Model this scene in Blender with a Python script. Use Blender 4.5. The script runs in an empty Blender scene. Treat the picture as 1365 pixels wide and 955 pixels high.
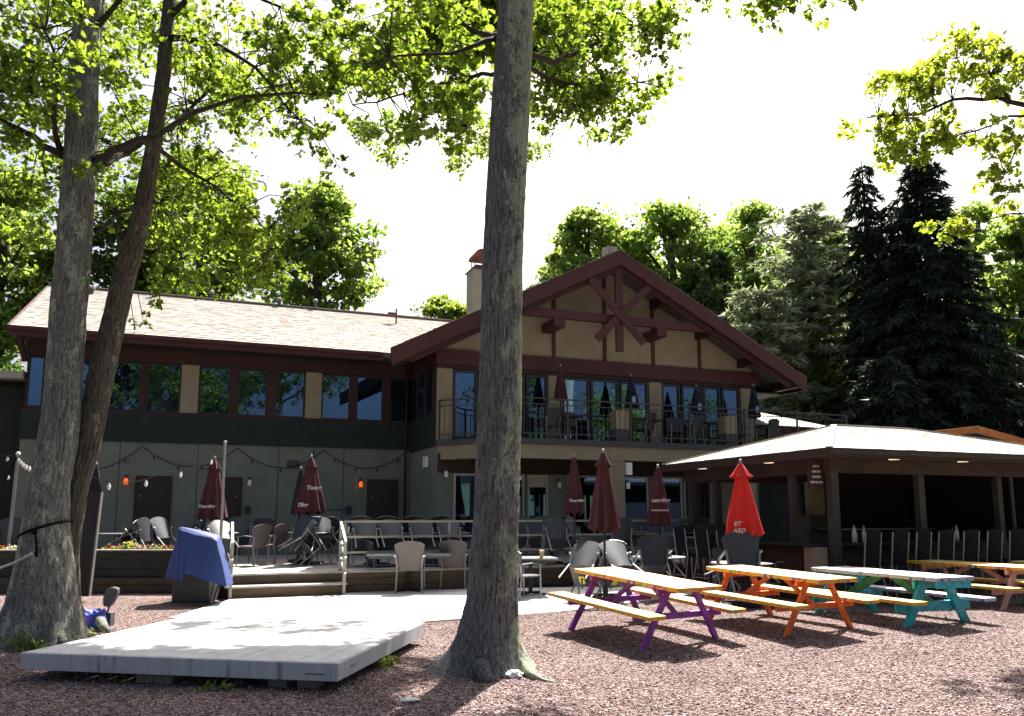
import bpy, bmesh, math, random
import numpy as np
from mathutils import Vector, Matrix, noise

random.seed(7)
RNG = np.random.default_rng(11)
SC = bpy.context.scene
COL = SC.collection
R = math.radians
PI = math.pi

# ------------------------------------------------------------------ camera
H = 1.65
PITCH = R(7.61)
cam_d = bpy.data.cameras.new('camera')
cam = bpy.data.objects.new('camera', cam_d)
COL.objects.link(cam)
cam.location = (0, 0, H)
cam.rotation_euler = (R(90) + PITCH, 0, 0)
cam_d.sensor_width = 36
cam_d.lens = 36 * 1050 / 1365
cam_d.shift_y = 66.4 / 1365
cam_d.clip_start = 0.05
cam_d.clip_end = 3000
SC.camera = cam

# ------------------------------------------------------------------ sky, sun, exposure
SUN_AZ, SUN_EL = R(18), R(54)
world = bpy.data.worlds.new('World')
SC.world = world
world.use_nodes = True
wn = world.node_tree.nodes
wl = world.node_tree.links
bg = wn['Background']
sky = wn.new('ShaderNodeTexSky')
sky.sky_type = 'NISHITA'
sky.sun_disc = False
sky.sun_elevation = SUN_EL
sky.sun_rotation = SUN_AZ
sky.air_density = 1.0
sky.dust_density = 7.0
sky.ozone_density = 1.0
wl.new(sky.outputs[0], bg.inputs[0])
bg.inputs[1].default_value = 0.05
sun_d = bpy.data.lights.new('sun', 'SUN')
sun_d.energy = 5.0
sun_d.angle = R(0.5)
sun_d.color = (1.0, 0.95, 0.87)
sun = bpy.data.objects.new('sun', sun_d)
COL.objects.link(sun)
sun_dir = Vector((math.sin(SUN_AZ) * math.cos(SUN_EL), math.cos(SUN_AZ) * math.cos(SUN_EL), math.sin(SUN_EL)))
sun.rotation_euler = sun_dir.to_track_quat('Z', 'Y').to_euler()
sun.location = sun_dir * 60
SC.view_settings.view_transform = 'Standard'
SC.view_settings.look = 'None'
SC.view_settings.exposure = 2.02
SC.view_settings.gamma = 1.0
try:
    SC.cycles.max_bounces = 6
    SC.cycles.transparent_max_bounces = 6
    SC.cycles.use_denoising = True
except Exception:
    pass

# ------------------------------------------------------------------ surveying helpers (photo ray -> point in the place)
FW = Vector((0, math.cos(PITCH), math.sin(PITCH)))
UPV = Vector((0, -math.sin(PITCH), math.cos(PITCH)))
def ray(px, py):
    return Vector(((px - 682.5) / 1050.0, 0, 0)) + FW + UPV * ((543.9 - py) / 1050.0)
def G(px, py, z=0.0):                      # where a sight line meets the level z
    r = ray(px, py)
    return Vector((0, 0, H)) + r * ((z - H) / r.z)
def AT(px, py, d):                         # a point on a sight line at distance d in front
    r = ray(px, py)
    return Vector((0, 0, H)) + r * (d / r.y)
TH = R(21.14)
U = Vector((math.cos(TH), math.sin(TH), 0))
W = Vector((-math.sin(TH), math.cos(TH), 0))
LO = Vector((-9.85, 22.0, 0))              # lodge origin on its front wall
def LW(u, n, z=0.0):
    return LO + U * u + W * n + Vector((0, 0, z))

def sstep(a, b, x):
    t = min(1, max(0, (x - a) / (b - a)))
    return t * t * (3 - 2 * t)
def hz(x, y):                              # the gravel heaps up a little under the picnic tables
    m = 0.115 * sstep(8.6, 11.4, y) * (1 - sstep(12.6, 13.9, y)) * sstep(-0.2, 1.2, x)
    w = 0.012 * noise.noise(Vector((x * 0.7, y * 0.7, 0.3))) + 0.006 * noise.noise(Vector((x * 2.3, y * 2.3, 4)))
    return m + (w if 2 < y < 15 else 0)

# ------------------------------------------------------------------ materials
MATS = {}
def nodes_of(name):
    m = bpy.data.materials.new(name)
    m.use_nodes = True
    nt = m.node_tree
    return m, nt.nodes, nt.links, nt.nodes['Principled BSDF']
def ramp(n, stops):
    r = n.new('ShaderNodeValToRGB')
    el = r.color_ramp.elements
    while len(el) < len(stops): el.new(0.5)
    for e, (p, c) in zip(el, stops):
        e.position = p
        e.color = (c[0], c[1], c[2], 1)
    return r
def mat(name, c, rough=0.7, var=0.25, scale=6.0, bump=0.0, bscale=40.0, metal=0.0, stretch=(1, 1, 1), spec=0.4, c2=None, island=0.0, coat=0.0):
    if name in MATS: return MATS[name]
    m, n, l, b = nodes_of(name)
    tc = n.new('ShaderNodeTexCoord')
    mp = n.new('ShaderNodeMapping')
    mp.inputs['Scale'].default_value = stretch
    l.new(tc.outputs['Object'], mp.inputs[0])
    nz = n.new('ShaderNodeTexNoise')
    nz.inputs['Scale'].default_value = scale
    nz.inputs['Detail'].default_value = 6
    nz.inputs['Roughness'].default_value = 0.65
    l.new(mp.outputs[0], nz.inputs[0])
    lo = tuple(x * (1 - var) for x in c)
    hi = c2 if c2 else tuple(min(0.92, x * (1 + var)) for x in c)
    rp = ramp(n, [(0.3, lo), (0.7, hi)])
    l.new(nz.outputs[0], rp.inputs[0])
    out = rp.outputs[0]
    if island:
        ge = n.new('ShaderNodeNewGeometry')
        mr = n.new('ShaderNodeMapRange')
        mr.inputs[3].default_value = 1 - island
        mr.inputs[4].default_value = 1 + island
        l.new(ge.outputs['Random Per Island'], mr.inputs[0])
        mx = n.new('ShaderNodeVectorMath'); mx.operation = 'SCALE'
        l.new(out, mx.inputs[0]); l.new(mr.outputs[0], mx.inputs['Scale'])
        out = mx.outputs[0]
    l.new(out, b.inputs['Base Color'])
    b.inputs['Roughness'].default_value = rough
    b.inputs['Metallic'].default_value = metal
    b.inputs['Specular IOR Level'].default_value = spec
    if coat: b.inputs['Coat Weight'].default_value = coat
    if bump:
        n2 = n.new('ShaderNodeTexNoise')
        n2.inputs['Scale'].default_value = bscale
        n2.inputs['Detail'].default_value = 4
        l.new(mp.outputs[0], n2.inputs[0])
        bp = n.new('ShaderNodeBump')
        bp.inputs['Strength'].default_value = bump
        bp.inputs['Distance'].default_value = 0.02
        l.new(n2.outputs[0], bp.inputs['Height'])
        l.new(bp.outputs[0], b.inputs['Normal'])
    MATS[name] = m
    return m

def leaf_mat(name, c, tr, spread=0.35, tmix=0.45):
    m, n, l, b = nodes_of(name)
    n.remove(b)
    out = n['Material Output']
    ge = n.new('ShaderNodeNewGeometry')
    mr = n.new('ShaderNodeMapRange')
    mr.inputs[3].default_value = 1 - spread; mr.inputs[4].default_value = 1 + spread
    l.new(ge.outputs['Random Per Island'], mr.inputs[0])
    def scaled(col):
        v = n.new('ShaderNodeVectorMath'); v.operation = 'SCALE'
        v.inputs[0].default_value = col
        l.new(mr.outputs[0], v.inputs['Scale'])
        return v.outputs[0]
    d = n.new('ShaderNodeBsdfPrincipled')
    d.inputs['Roughness'].default_value = 0.55
    d.inputs['Specular IOR Level'].default_value = 0.25
    l.new(scaled(c), d.inputs['Base Color'])
    t = n.new('ShaderNodeBsdfTranslucent')
    l.new(scaled(tr), t.inputs[0])
    mx = n.new('ShaderNodeMixShader')
    mx.inputs[0].default_value = tmix
    l.new(d.outputs[0], mx.inputs[1]); l.new(t.outputs[0], mx.inputs[2])
    l.new(mx.outputs[0], out.inputs[0])
    return m

def bark_mat(name, dark, light, lichen, lbias=0.0, lx=0.0, lthr=0.58):
    m, n, l, b = nodes_of(name)
    tc = n.new('ShaderNodeTexCoord')
    def noi(scale, det, stretch, rough=0.7):
        mp = n.new('ShaderNodeMapping'); mp.inputs['Scale'].default_value = stretch
        l.new(tc.outputs['Object'], mp.inputs[0])
        z = n.new('ShaderNodeTexNoise'); z.inputs['Scale'].default_value = scale; z.inputs['Detail'].default_value = det; z.inputs['Roughness'].default_value = rough
        l.new(mp.outputs[0], z.inputs[0])
        return z.outputs[0]
    def math2(op, a, b_):
        q = n.new('ShaderNodeMath'); q.operation = op
        for k, v in enumerate((a, b_)):
            if isinstance(v, (int, float)): q.inputs[k].default_value = v
            else: l.new(v, q.inputs[k])
        return q.outputs[0]
    fur = noi(2.6, 6, (17, 17, 1.9))               # vertical furrows
    flk = noi(3.0, 5, (26, 26, 9), .75)            # small plates and flecks
    mixn = math2('ADD', math2('MULTIPLY', fur, .58), math2('MULTIPLY', flk, .42))
    rp = ramp(n, [(0.41, dark), (0.50, tuple(a * .5 + c * .5 for a, c in zip(dark, light))), (0.60, light)])
    l.new(mixn, rp.inputs[0])
    big = noi(3.2, 8, (1.6, 1.6, .7), .78)
    sx = n.new('ShaderNodeSeparateXYZ'); l.new(tc.outputs['Object'], sx.inputs[0])
    lv = math2('ADD', math2('ADD', math2('MULTIPLY', sx.outputs[0], lx), lbias), math2('ADD', math2('MULTIPLY', big, .72), math2('MULTIPLY', flk, .28)))
    lr = ramp(n, [(lthr, (0, 0, 0)), (lthr + 0.045, (1, 1, 1))])
    l.new(lv, lr.inputs[0])
    mx = n.new('ShaderNodeMix'); mx.data_type = 'RGBA'
    l.new(lr.outputs[0], mx.inputs[0]); l.new(rp.outputs[0], mx.inputs[6])
    lc = ramp(n, [(0.40, tuple(a * .62 for a in lichen)), (0.50, lichen)])
    l.new(flk, lc.inputs[0]); l.new(lc.outputs[0], mx.inputs[7])
    l.new(mx.outputs[2], b.inputs['Base Color'])
    b.inputs['Roughness'].default_value = 0.95
    b.inputs['Specular IOR Level'].default_value = 0.15
    bp = n.new('ShaderNodeBump'); bp.inputs['Strength'].default_value = 1.0; bp.inputs['Distance'].default_value = 0.05
    l.new(mixn, bp.inputs['Height']); l.new(bp.outputs[0], b.inputs['Normal'])
    return m

def gravel_mat():
    m, n, l, b = nodes_of('gravel')
    tc = n.new('ShaderNodeTexCoord')
    vo = n.new('ShaderNodeTexVoronoi'); vo.inputs['Scale'].default_value = 46
    l.new(tc.outputs['Object'], vo.inputs[0])
    sp = n.new('ShaderNodeSeparateColor'); l.new(vo.outputs['Color'], sp.inputs[0])
    rp = ramp(n, [(0.0, (0.045, 0.022, 0.023)), (0.35, (0.13, 0.072, 0.07)), (0.6, (0.25, 0.175, 0.168)), (0.85, (0.37, 0.295, 0.28)), (1.0, (0.46, 0.40, 0.38))])
    l.new(sp.outputs[0], rp.inputs[0])
    nz = n.new('ShaderNodeTexNoise'); nz.inputs['Scale'].default_value = 0.9; nz.inputs['Detail'].default_value = 6
    l.new(tc.outputs['Object'], nz.inputs[0])
    r2 = ramp(n, [(0.3, (0.72, 0.68, 0.66)), (0.7, (1.1, 1.08, 1.05))])
    l.new(nz.outputs[0], r2.inputs[0])
    mu = n.new('ShaderNodeMix'); mu.data_type = 'RGBA'; mu.blend_type = 'MULTIPLY'; mu.inputs[0].default_value = 1
    l.new(rp.outputs[0], mu.inputs[6]); l.new(r2.outputs[0], mu.inputs[7])
    # far beyond the yard: rough grass
    sx = n.new('ShaderNodeSeparateXYZ'); l.new(tc.outputs['Object'], sx.inputs[0])
    ab = n.new('ShaderNodeMapRange'); ab.inputs[1].default_value = 27; ab.inputs[2].default_value = 30
    l.new(sx.outputs[1], ab.inputs[0])
    ab2 = n.new('ShaderNodeMapRange'); ab2.inputs[1].default_value = -6; ab2.inputs[2].default_value = -9
    l.new(sx.outputs[1], ab2.inputs[0])
    mxm = n.new('ShaderNodeMath'); mxm.operation = 'MAXIMUM'; l.new(ab.outputs[0], mxm.inputs[0]); l.new(ab2.outputs[0], mxm.inputs[1])
    gr = n.new('ShaderNodeMix'); gr.data_type = 'RGBA'
    l.new(mxm.outputs[0], gr.inputs[0]); l.new(mu.outputs[2], gr.inputs[6]); gr.inputs[7].default_value = (0.05, 0.075, 0.025, 1)
    l.new(gr.outputs[2], b.inputs['Base Color'])
    b.inputs['Roughness'].default_value = 0.9; b.inputs['Specular IOR Level'].default_value = 0.2
    bp = n.new('ShaderNodeBump'); bp.inputs['Strength'].default_value = 1.0; bp.inputs['Distance'].default_value = 0.05; bp.invert = True
    l.new(vo.outputs['Distance'], bp.inputs['Height']); l.new(bp.outputs[0], b.inputs['Normal'])
    return m
def stone_mat():
    m, n, l, b = nodes_of('gravel_stone')
    ge = n.new('ShaderNodeNewGeometry')
    rp = ramp(n, [(0.0, (0.05, 0.025, 0.026)), (0.3, (0.13, 0.07, 0.07)), (0.55, (0.26, 0.182, 0.175)), (0.8, (0.38, 0.305, 0.29)), (1.0, (0.54, 0.48, 0.46))])
    l.new(ge.outputs['Random Per Island'], rp.inputs[0])
    l.new(rp.outputs[0], b.inputs['Base Color'])
    b.inputs['Roughness'].default_value = 0.85; b.inputs['Specular IOR Level'].default_value = 0.25
    return m
def glass_mat(name, tint=(0.006, 0.008, 0.012), ior=3.0):
    m, n, l, b = nodes_of(name)
    b.inputs['Base Color'].default_value = (*tint, 1)
    b.inputs['Roughness'].default_value = 0.015
    b.inputs['Specular Tint'].default_value = (0.34, 0.56, 1.0, 1)      # blue of the mirrored sky put into the glass tint
    b.inputs['IOR'].default_value = ior
    tc = n.new('ShaderNodeTexCoord')
    nz = n.new('ShaderNodeTexNoise'); nz.inputs['Scale'].default_value = 0.9; nz.inputs['Detail'].default_value = 1
    l.new(tc.outputs['Object'], nz.inputs[0])
    bp = n.new('ShaderNodeBump'); bp.inputs['Strength'].default_value = 0.05; bp.inputs['Distance'].default_value = 0.03
    l.new(nz.outputs[0], bp.inputs['Height']); l.new(bp.outputs[0], b.inputs['Normal'])
    return m
def emit_mat(name, c, s):
    m, n, l, b = nodes_of(name)
    b.inputs['Base Color'].default_value = (*c, 1)
    b.inputs['Emission Color'].default_value = (*c, 1)
    b.inputs['Emission Strength'].default_value = s
    return m
def mural_mat(name, base, spots, scale=9.0, thr=0.62):
    # hand-painted edge: base paint with small daubs of other paints
    m, n, l, b = nodes_of(name)
    tc = n.new('ShaderNodeTexCoord')
    vo = n.new('ShaderNodeTexVoronoi'); vo.inputs['Scale'].default_value = scale
    l.new(tc.outputs['Object'], vo.inputs[0])
    sp = n.new('ShaderNodeSeparateColor'); l.new(vo.outputs['Color'], sp.inputs[0])
    stops = [(i / len(spots), c) for i, c in enumerate(spots)]
    rp = ramp(n, stops); rp.color_ramp.interpolation = 'CONSTANT'
    l.new(sp.outputs[1], rp.inputs[0])
    gt = n.new('ShaderNodeMath'); gt.operation = 'GREATER_THAN'; gt.inputs[1].default_value = thr
    l.new(sp.outputs[0], gt.inputs[0])
    lt = n.new('ShaderNodeMath'); lt.operation = 'LESS_THAN'; lt.inputs[1].default_value = 0.42 
    l.new(vo.outputs['Distance'], lt.inputs[0])
    mm = n.new('ShaderNodeMath'); mm.operation = 'MULTIPLY'; l.new(gt.outputs[0], mm.inputs[0]); l.new(lt.outputs[0], mm.inputs[1])
    nz = n.new('ShaderNodeTexNoise'); nz.inputs['Scale'].default_value = 14; nz.inputs['Detail'].default_value = 5
    l.new(tc.outputs['Object'], nz.inputs[0])
    br = ramp(n, [(0.3, tuple(x * 0.75 for x in base)), (0.65, base)])
    l.new(nz.outputs[0], br.inputs[0])
    mx = n.new('ShaderNodeMix'); mx.data_type = 'RGBA'
    l.new(mm.outputs[0], mx.inputs[0]); l.new(br.outputs[0], mx.inputs[6]); l.new(rp.outputs[0], mx.inputs[7])
    l.new(mx.outputs[2], b.inputs['Base Color'])
    b.inputs['Roughness'].default_value = 0.45
    return m

M = {}
M['gravel'] = gravel_mat()
M['stone'] = stone_mat()
M['concrete'] = mat('concrete', (0.6, 0.585, 0.56), 0.9, 0.12, 1.6, 0.35, 60)
M['deck'] = mat('deck_boards', (0.34, 0.32, 0.30), 0.85, 0.25, 3.0, 0.3, 30)
M['timber'] = mat('brown_timber', (0.075, 0.05, 0.03), 0.85, 0.35, 2.5, 0.4, 25, stretch=(1, 1, 6))
M['planter'] = mat('planter_stain', (0.03, 0.034, 0.024), 0.85, 0.3, 3, 0.3, 25)
M['stage_top'] = mat('stage_paint', (0.50, 0.505, 0.51), 0.75, 0.16, 5, 0.25, 50)
M['wallgreen'] = mat('grey_green_wall', (0.165, 0.178, 0.15), 0.85, 0.16, 1.2, 0.2, 60)
M['band'] = mat('dark_green_siding', (0.010, 0.021, 0.018), 0.75, 0.2, 1.5, 0.15, 30)
M['maroon'] = mat('maroon_paint', (0.06, 0.015, 0.016), 0.65, 0.2, 3, 0.2, 30)
M['maroon_dark'] = mat('dark_maroon_trim', (0.036, 0.011, 0.011), 0.7, 0.2, 3, 0.2, 30)
M['soffit'] = mat('dark_soffit', (0.022, 0.015, 0.011), 0.8, 0.2, 3, 0.1, 30)
M['stucco'] = mat('beige_stucco', (0.26, 0.215, 0.15), 0.9, 0.14, 1.4, 0.35, 90)
M['stucco_grey'] = mat('grey_base_stone', (0.06, 0.062, 0.068), 0.9, 0.2, 4, 0.3, 60)
M['shingle'] = mat('roof_shingle', (0.34, 0.31, 0.28), 0.95, 0.16, 14, 0.3, 80, island=0.09)
M['shingle_pav'] = mat('pavilion_shingle', (0.40, 0.375, 0.345), 0.95, 0.25, 14, 0.3, 80, island=0.09)
M['roofbase'] = mat('roof_underlay', (0.10, 0.09, 0.08), 0.95, 0.2, 5)
M['glass'] = glass_mat('window_glass')
M['door'] = mat('maroon_door', (0.024, 0.014, 0.018), 0.5, 0.15, 2)
M['frame_dark'] = mat('dark_window_frame', (0.02, 0.022, 0.03), 0.5, 0.2, 3)
M['frame_light'] = mat('aluminium_frame', (0.42, 0.40, 0.37), 0.5, 0.15, 3)
M['blind'] = mat('cream_blind', (0.38, 0.36, 0.27), 0.8, 0.1, 3)
M['iron'] = mat('black_iron', (0.05, 0.04, 0.042), 0.55, 0.2, 5)
M['brown_pav'] = mat('brown_beam', (0.034, 0.018, 0.013), 0.75, 0.25, 3, 0.2, 30)
M['post'] = mat('grey_brown_post', (0.034, 0.029, 0.026), 0.75, 0.2, 3, 0.2, 30)
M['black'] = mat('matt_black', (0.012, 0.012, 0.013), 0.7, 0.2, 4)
M['steel'] = mat('brushed_aluminium', (0.24, 0.24, 0.245), 0.5, 0.1, 8, metal=0.6)
M['rail'] = mat('grey_rail_paint', (0.22, 0.205, 0.18), 0.5, 0.15, 5)
M['white'] = mat('white_paint', (0.75, 0.75, 0.74), 0.5, 0.06, 4)
M['wick_dark'] = mat('dark_woven_resin', (0.030, 0.037, 0.048), 0.46, 0.15, 30, 0.25, 220, spec=0.4)
M['wick_brown'] = mat('taupe_woven_resin', (0.10, 0.08, 0.075), 0.5, 0.15, 30, 0.25, 220)
M['sling'] = mat('charcoal_sling', (0.009, 0.010, 0.015), 0.85, 0.15, 20, 0.2, 200, spec=0.12)
M['tabletop'] = mat('grey_cafe_tabletop', (0.16, 0.16, 0.165), 0.4, 0.15, 6)
M['umb_maroon'] = mat('maroon_canvas', (0.052, 0.010, 0.014), 0.85, 0.18, 9, 0.25, 60)
M['umb_red'] = mat('red_canvas', (0.50, 0.014, 0.010), 0.8, 0.12, 9, 0.25, 60)
M['umb_navy'] = mat('navy_canvas', (0.008, 0.009, 0.028), 0.85, 0.18, 9, 0.25, 60)
M['umb_black'] = mat('black_canvas', (0.014, 0.014, 0.018), 0.85, 0.18, 9, 0.25, 60)
M['print'] = mat('white_print', (0.42, 0.39, 0.38), 0.8, 0.1, 9)
M['emblem'] = mat('pale_blue_print', (0.22, 0.3, 0.5), 0.8, 0.3, 20)
M['blue_cover'] = mat('blue_vinyl_cover', (0.024, 0.044, 0.165), 0.62, 0.14, 4, 0.3, 14)
M['blue_bag'] = mat('blue_tarp', (0.05, 0.07, 0.42), 0.5, 0.2, 8, 0.5, 20)
M['dark_grey'] = mat('dark_grey_plastic', (0.05, 0.052, 0.055), 0.55, 0.15, 4)
M['orange_f'] = mat('cedar_orange_fascia', (0.42, 0.15, 0.035), 0.7, 0.25, 3, 0.2, 30)
M['chimney'] = mat('chimney_stucco', (0.27, 0.24, 0.19), 0.9, 0.12, 2, 0.3, 60)
M['rust'] = mat('rusty_cap', (0.16, 0.06, 0.04), 0.75, 0.3, 5)
M['wire'] = mat('black_wire', (0.008, 0.008, 0.008), 0.95, 0.2, 5, spec=0.05)
M['bulb'] = mat('clear_bulb', (0.72, 0.72, 0.68), 0.1, 0.05, 5)
M['bulb_dark'] = mat('dark_socket', (0.015, 0.015, 0.015), 0.5, 0.1, 5)
M['lamp_glow'] = emit_mat('amber_lamp_glow', (1.0, 0.15, 0.03), 0.2)
M['downlight'] = emit_mat('recessed_light', (1.0, 0.75, 0.5), 0.25)
M['cup'] = mat('paper_cup', (0.6, 0.35, 0.18), 0.7, 0.2, 10)
M['yellow_tag'] = mat('yellow_tag', (0.75, 0.55, 0.05), 0.6, 0.2, 10)
M['block'] = mat('concrete_block', (0.2, 0.19, 0.18), 0.95, 0.2, 8, 0.5, 60)
M['beige_strap'] = mat('pale_rope', (0.5, 0.48, 0.44), 0.8, 0.1, 10)
YS = [(0.6, 0.1, 0.03), (0.08, 0.08, 0.35), (0.55, 0.3, 0.25), (0.12, 0.28, 0.06), (0.3, 0.08, 0.2)]
M['yellow_top'] = mural_mat('pale_yellow_table_paint', (0.86, 0.58, 0.17), [(0.8, 0.5, 0.1), (0.75, 0.45, 0.2), (0.82, 0.72, 0.5)], 5, 0.7)
M['yellow_edge'] = mural_mat('mural_yellow_edge', (0.68, 0.33, 0.02), YS, 11, 0.5)
M['white_top'] = mural_mat('white_blue_table_paint', (0.74, 0.74, 0.78), [(0.25, 0.3, 0.6), (0.7, 0.7, 0.75), (0.5, 0.55, 0.7)], 6, 0.72)
M['blue_edge'] = mural_mat('mural_blue_edge', (0.36, 0.4, 0.52), [(0.04, 0.08, 0.4), (0.35, 0.08, 0.12), (0.04, 0.06, 0.25), (0.5, 0.5, 0.6)], 16, 0.4)
M['green_top'] = mural_mat('pale_green_table_paint', (0.6, 0.72, 0.55), [(0.5, 0.6, 0.2), (0.7, 0.7, 0.5)], 6, 0.7)
M['purple'] = mat('purple_paint', (0.21, 0.04, 0.30), 0.5, 0.38, 9, 0.35, 30)
M['orange'] = mat('orange_paint', (0.66, 0.13, 0.018), 0.5, 0.38, 9, 0.35, 30)
M['teal'] = mat('teal_paint', (0.022, 0.34, 0.40), 0.5, 0.38, 9, 0.35, 30)
M['green_paint'] = mat('green_paint', (0.03, 0.22, 0.10), 0.5, 0.38, 9, 0.35, 30)
M['pink'] = mat('pink_paint', (0.55, 0.30, 0.27), 0.5, 0.38, 9, 0.35, 30)
M['leaf_oak'] = leaf_mat('oak_leaf', (0.038, 0.076, 0.014), (0.27, 0.39, 0.03), 0.7, 0.48)
M['leaf_right'] = leaf_mat('sunny_oak_leaf', (0.07, 0.11, 0.016), (0.36, 0.44, 0.03), 0.4, 0.55)
M['leaf_bg'] = leaf_mat('broad_leaf', (0.08, 0.13, 0.035), (0.34, 0.48, 0.08), 0.4, 0.45)
M['leaf_bgdark'] = leaf_mat('dark_broad_leaf', (0.04, 0.07, 0.025), (0.13, 0.22, 0.04), 0.4, 0.4)
M['leaf_yel'] = leaf_mat('yellow_green_leaf', (0.08, 0.12, 0.02), (0.28, 0.38, 0.04), 0.35, 0.5)
M['needle_dark'] = leaf_mat('spruce_needle', (0.012, 0.024, 0.013), (0.014, 0.028, 0.012), 0.45, 0.25)
M['needle_pine'] = leaf_mat('pine_needle', (0.15, 0.185, 0.12), (0.38, 0.45, 0.23), 0.35, 0.35)
M['weed'] = leaf_mat('weed_leaf', (0.08, 0.13, 0.02), (0.3, 0.38, 0.05), 0.3, 0.4)
M['bark_oak'] = bark_mat('oak_bark', (0.05, 0.048, 0.05), (0.26, 0.25, 0.25), (0.36, 0.385, 0.28), 0.045, 0.38, 0.53)
M['bark_left'] = bark_mat('maple_bark', (0.06, 0.06, 0.055), (0.29, 0.285, 0.26), (0.40, 0.43, 0.33), 0.0, 0.0, 0.525)
M['bark_lean'] = bark_mat('leaning_trunk_bark', (0.03, 0.026, 0.02), (0.15, 0.13, 0.10), (0.24, 0.25, 0.19), -0.02, 0.0, 0.54)
M['litter_leaf'] = mat('dry_leaf', (0.13, 0.075, 0.04), .8, .4, 3, island=.5)
M['bark_thin'] = bark_mat('dark_branch_bark', (0.02, 0.017, 0.014), (0.09, 0.075, 0.06), (0.2, 0.2, 0.15), -0.2, 0, 0.6)
for k, c in {'red': (0.6, 0.02, 0.03), 'pink': (0.7, 0.2, 0.3), 'orange': (0.75, 0.25, 0.02), 'white': (0.75, 0.7, 0.65), 'yellow': (0.7, 0.6, 0.1)}.items():
    M['petal_' + k] = leaf_mat('petal_' + k, c, c, 0.2, 0.3)

# ------------------------------------------------------------------ mesh helpers
class MB:
    def __init__(s): s.v = []; s.f = []; s.mi = []; s.cur = 0
    def add(s, vs, fs):
        o = len(s.v)
        s.v += [tuple(p) for p in vs]
        s.f += [tuple(i + o for i in f) for f in fs]
        s.mi += [s.cur] * len(fs)
    def box(s, x0, x1, y0, y1, z0, z1):
        s.add([(x0, y0, z0), (x1, y0, z0), (x1, y1, z0), (x0, y1, z0), (x0, y0, z1), (x1, y0, z1), (x1, y1, z1), (x0, y1, z1)],
              [(0, 3, 2, 1), (4, 5, 6, 7), (0, 1, 5, 4), (1, 2, 6, 5), (2, 3, 7, 6), (3, 0, 4, 7)])
        return s
    def bar(s, p, q, w, h, up=(0, 0, 1)):
        p, q = Vector(p), Vector(q)
        d = (q - p).normalized()
        a = d.cross(Vector(up))
        if a.length < 1e-4: a = d.cross(Vector((1, 0, 0)))
        a.normalize(); b = a.cross(d).normalized()
        a = a * w / 2; b = b * h / 2
        s.add([p - a - b, p + a - b, p + a + b, p - a + b, q - a - b, q + a - b, q + a + b, q - a + b],
              [(0, 1, 2, 3), (7, 6, 5, 4), (0, 4, 5, 1), (1, 5, 6, 2), (2, 6, 7, 3), (3, 7, 4, 0)])
        return s
    def tube(s, pts, rad, seg=6, cap=True):
        pts = [Vector(p) for p in pts]
        if not hasattr(rad, '__len__'): rad = [rad] * len(pts)
        vs = []; fs = []
        for i, p in enumerate(pts):
            d = (pts[min(i + 1, len(pts) - 1)] - pts[max(i - 1, 0)]).normalized()
            a = d.cross(Vector((0.13, 0.27, 1))) if abs(d.z) < 0.95 else d.cross(Vector((1, 0.1, 0)))
            a.normalize(); b = d.cross(a)
            for k in range(seg):
                t = 2 * PI * k / seg
                vs.append(p + (a * math.cos(t) + b * math.sin(t)) * rad[i])
        for i in range(len(pts) - 1):
            for k in range(seg):
                k2 = (k + 1) % seg
                fs.append((i * seg + k, i * seg + k2, (i + 1) * seg + k2, (i + 1) * seg + k))
        if cap:
            fs.append(tuple(range(seg - 1, -1, -1)))
            fs.append(tuple((len(pts) - 1) * seg + k for k in range(seg)))
        s.add(vs, fs)
        return s
    def lathe(s, prof, seg=16, c=(0, 0, 0)):
        vs = []; fs = []
        for (r, z) in prof:
            for k in range(seg):
                t = 2 * PI * k / seg
                vs.append((c[0] + r * math.cos(t), c[1] + r * math.sin(t), c[2] + z))
        for i in range(len(prof) - 1):
            for k in range(seg):
                k2 = (k + 1) % seg
                fs.append((i * seg + k, i * seg + k2, (i + 1) * seg + k2, (i + 1) * seg + k))
        fs.append(tuple(range(seg - 1, -1, -1)))
        fs.append(tuple((len(prof) - 1) * seg + k for k in range(seg)))
        s.add(vs, fs)
        return s
    def prism(s, poly, a, b, axis='y'):
        # poly: list of 2-D points; extruded between a and b along the axis
        n = len(poly)
        def P(p, t):
            return {'y': (p[0], t, p[1]), 'x': (t, p[0], p[1]), 'z': (p[0], p[1], t)}[axis]
        vs = [P(p, a) for p in poly] + [P(p, b) for p in poly]
        fs = [tuple(range(n)), tuple(range(2 * n - 1, n - 1, -1))] + [(i, i + n, (i + 1) % n + n, (i + 1) % n) for i in range(n)]
        s.add(vs, fs)
        return s
    def ball(s, c, r, seg=8, rings=5, sz=1.0):
        prof = []
        for i in range(rings + 1):
            t = -PI / 2 + PI * i / rings
            prof.append((max(1e-4, r * math.cos(t)), r * math.sin(t) * sz))
        return s.lathe(prof, seg, c)
    def make(s, name, m, parent=None, smooth=False, bevel=0.0, stuff=False, fixn=True):
        me = bpy.data.meshes.new(name)
        me.from_pydata(s.v, [], s.f)
        ms = m if isinstance(m, (list, tuple)) else [m]
        for x in ms: me.materials.append(x)
        if len(ms) > 1: me.polygons.foreach_set('material_index', s.mi)
        if smooth: me.polygons.foreach_set('use_smooth', [True] * len(me.polygons))
        if fixn:
            bm = bmesh.new(); bm.from_mesh(me)
            bmesh.ops.recalc_face_normals(bm, faces=bm.faces)
            bm.to_mesh(me); bm.free()
        me.update()
        o = bpy.data.objects.new(name, me)
        COL.objects.link(o)
        if parent is not None: o.parent = parent
        if bevel:
            b = o.modifiers.new('bevel', 'BEVEL'); b.width = bevel; b.segments = 1; b.limit_method = 'ANGLE'
        if stuff: o['kind'] = 'stuff'
        return o
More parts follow.
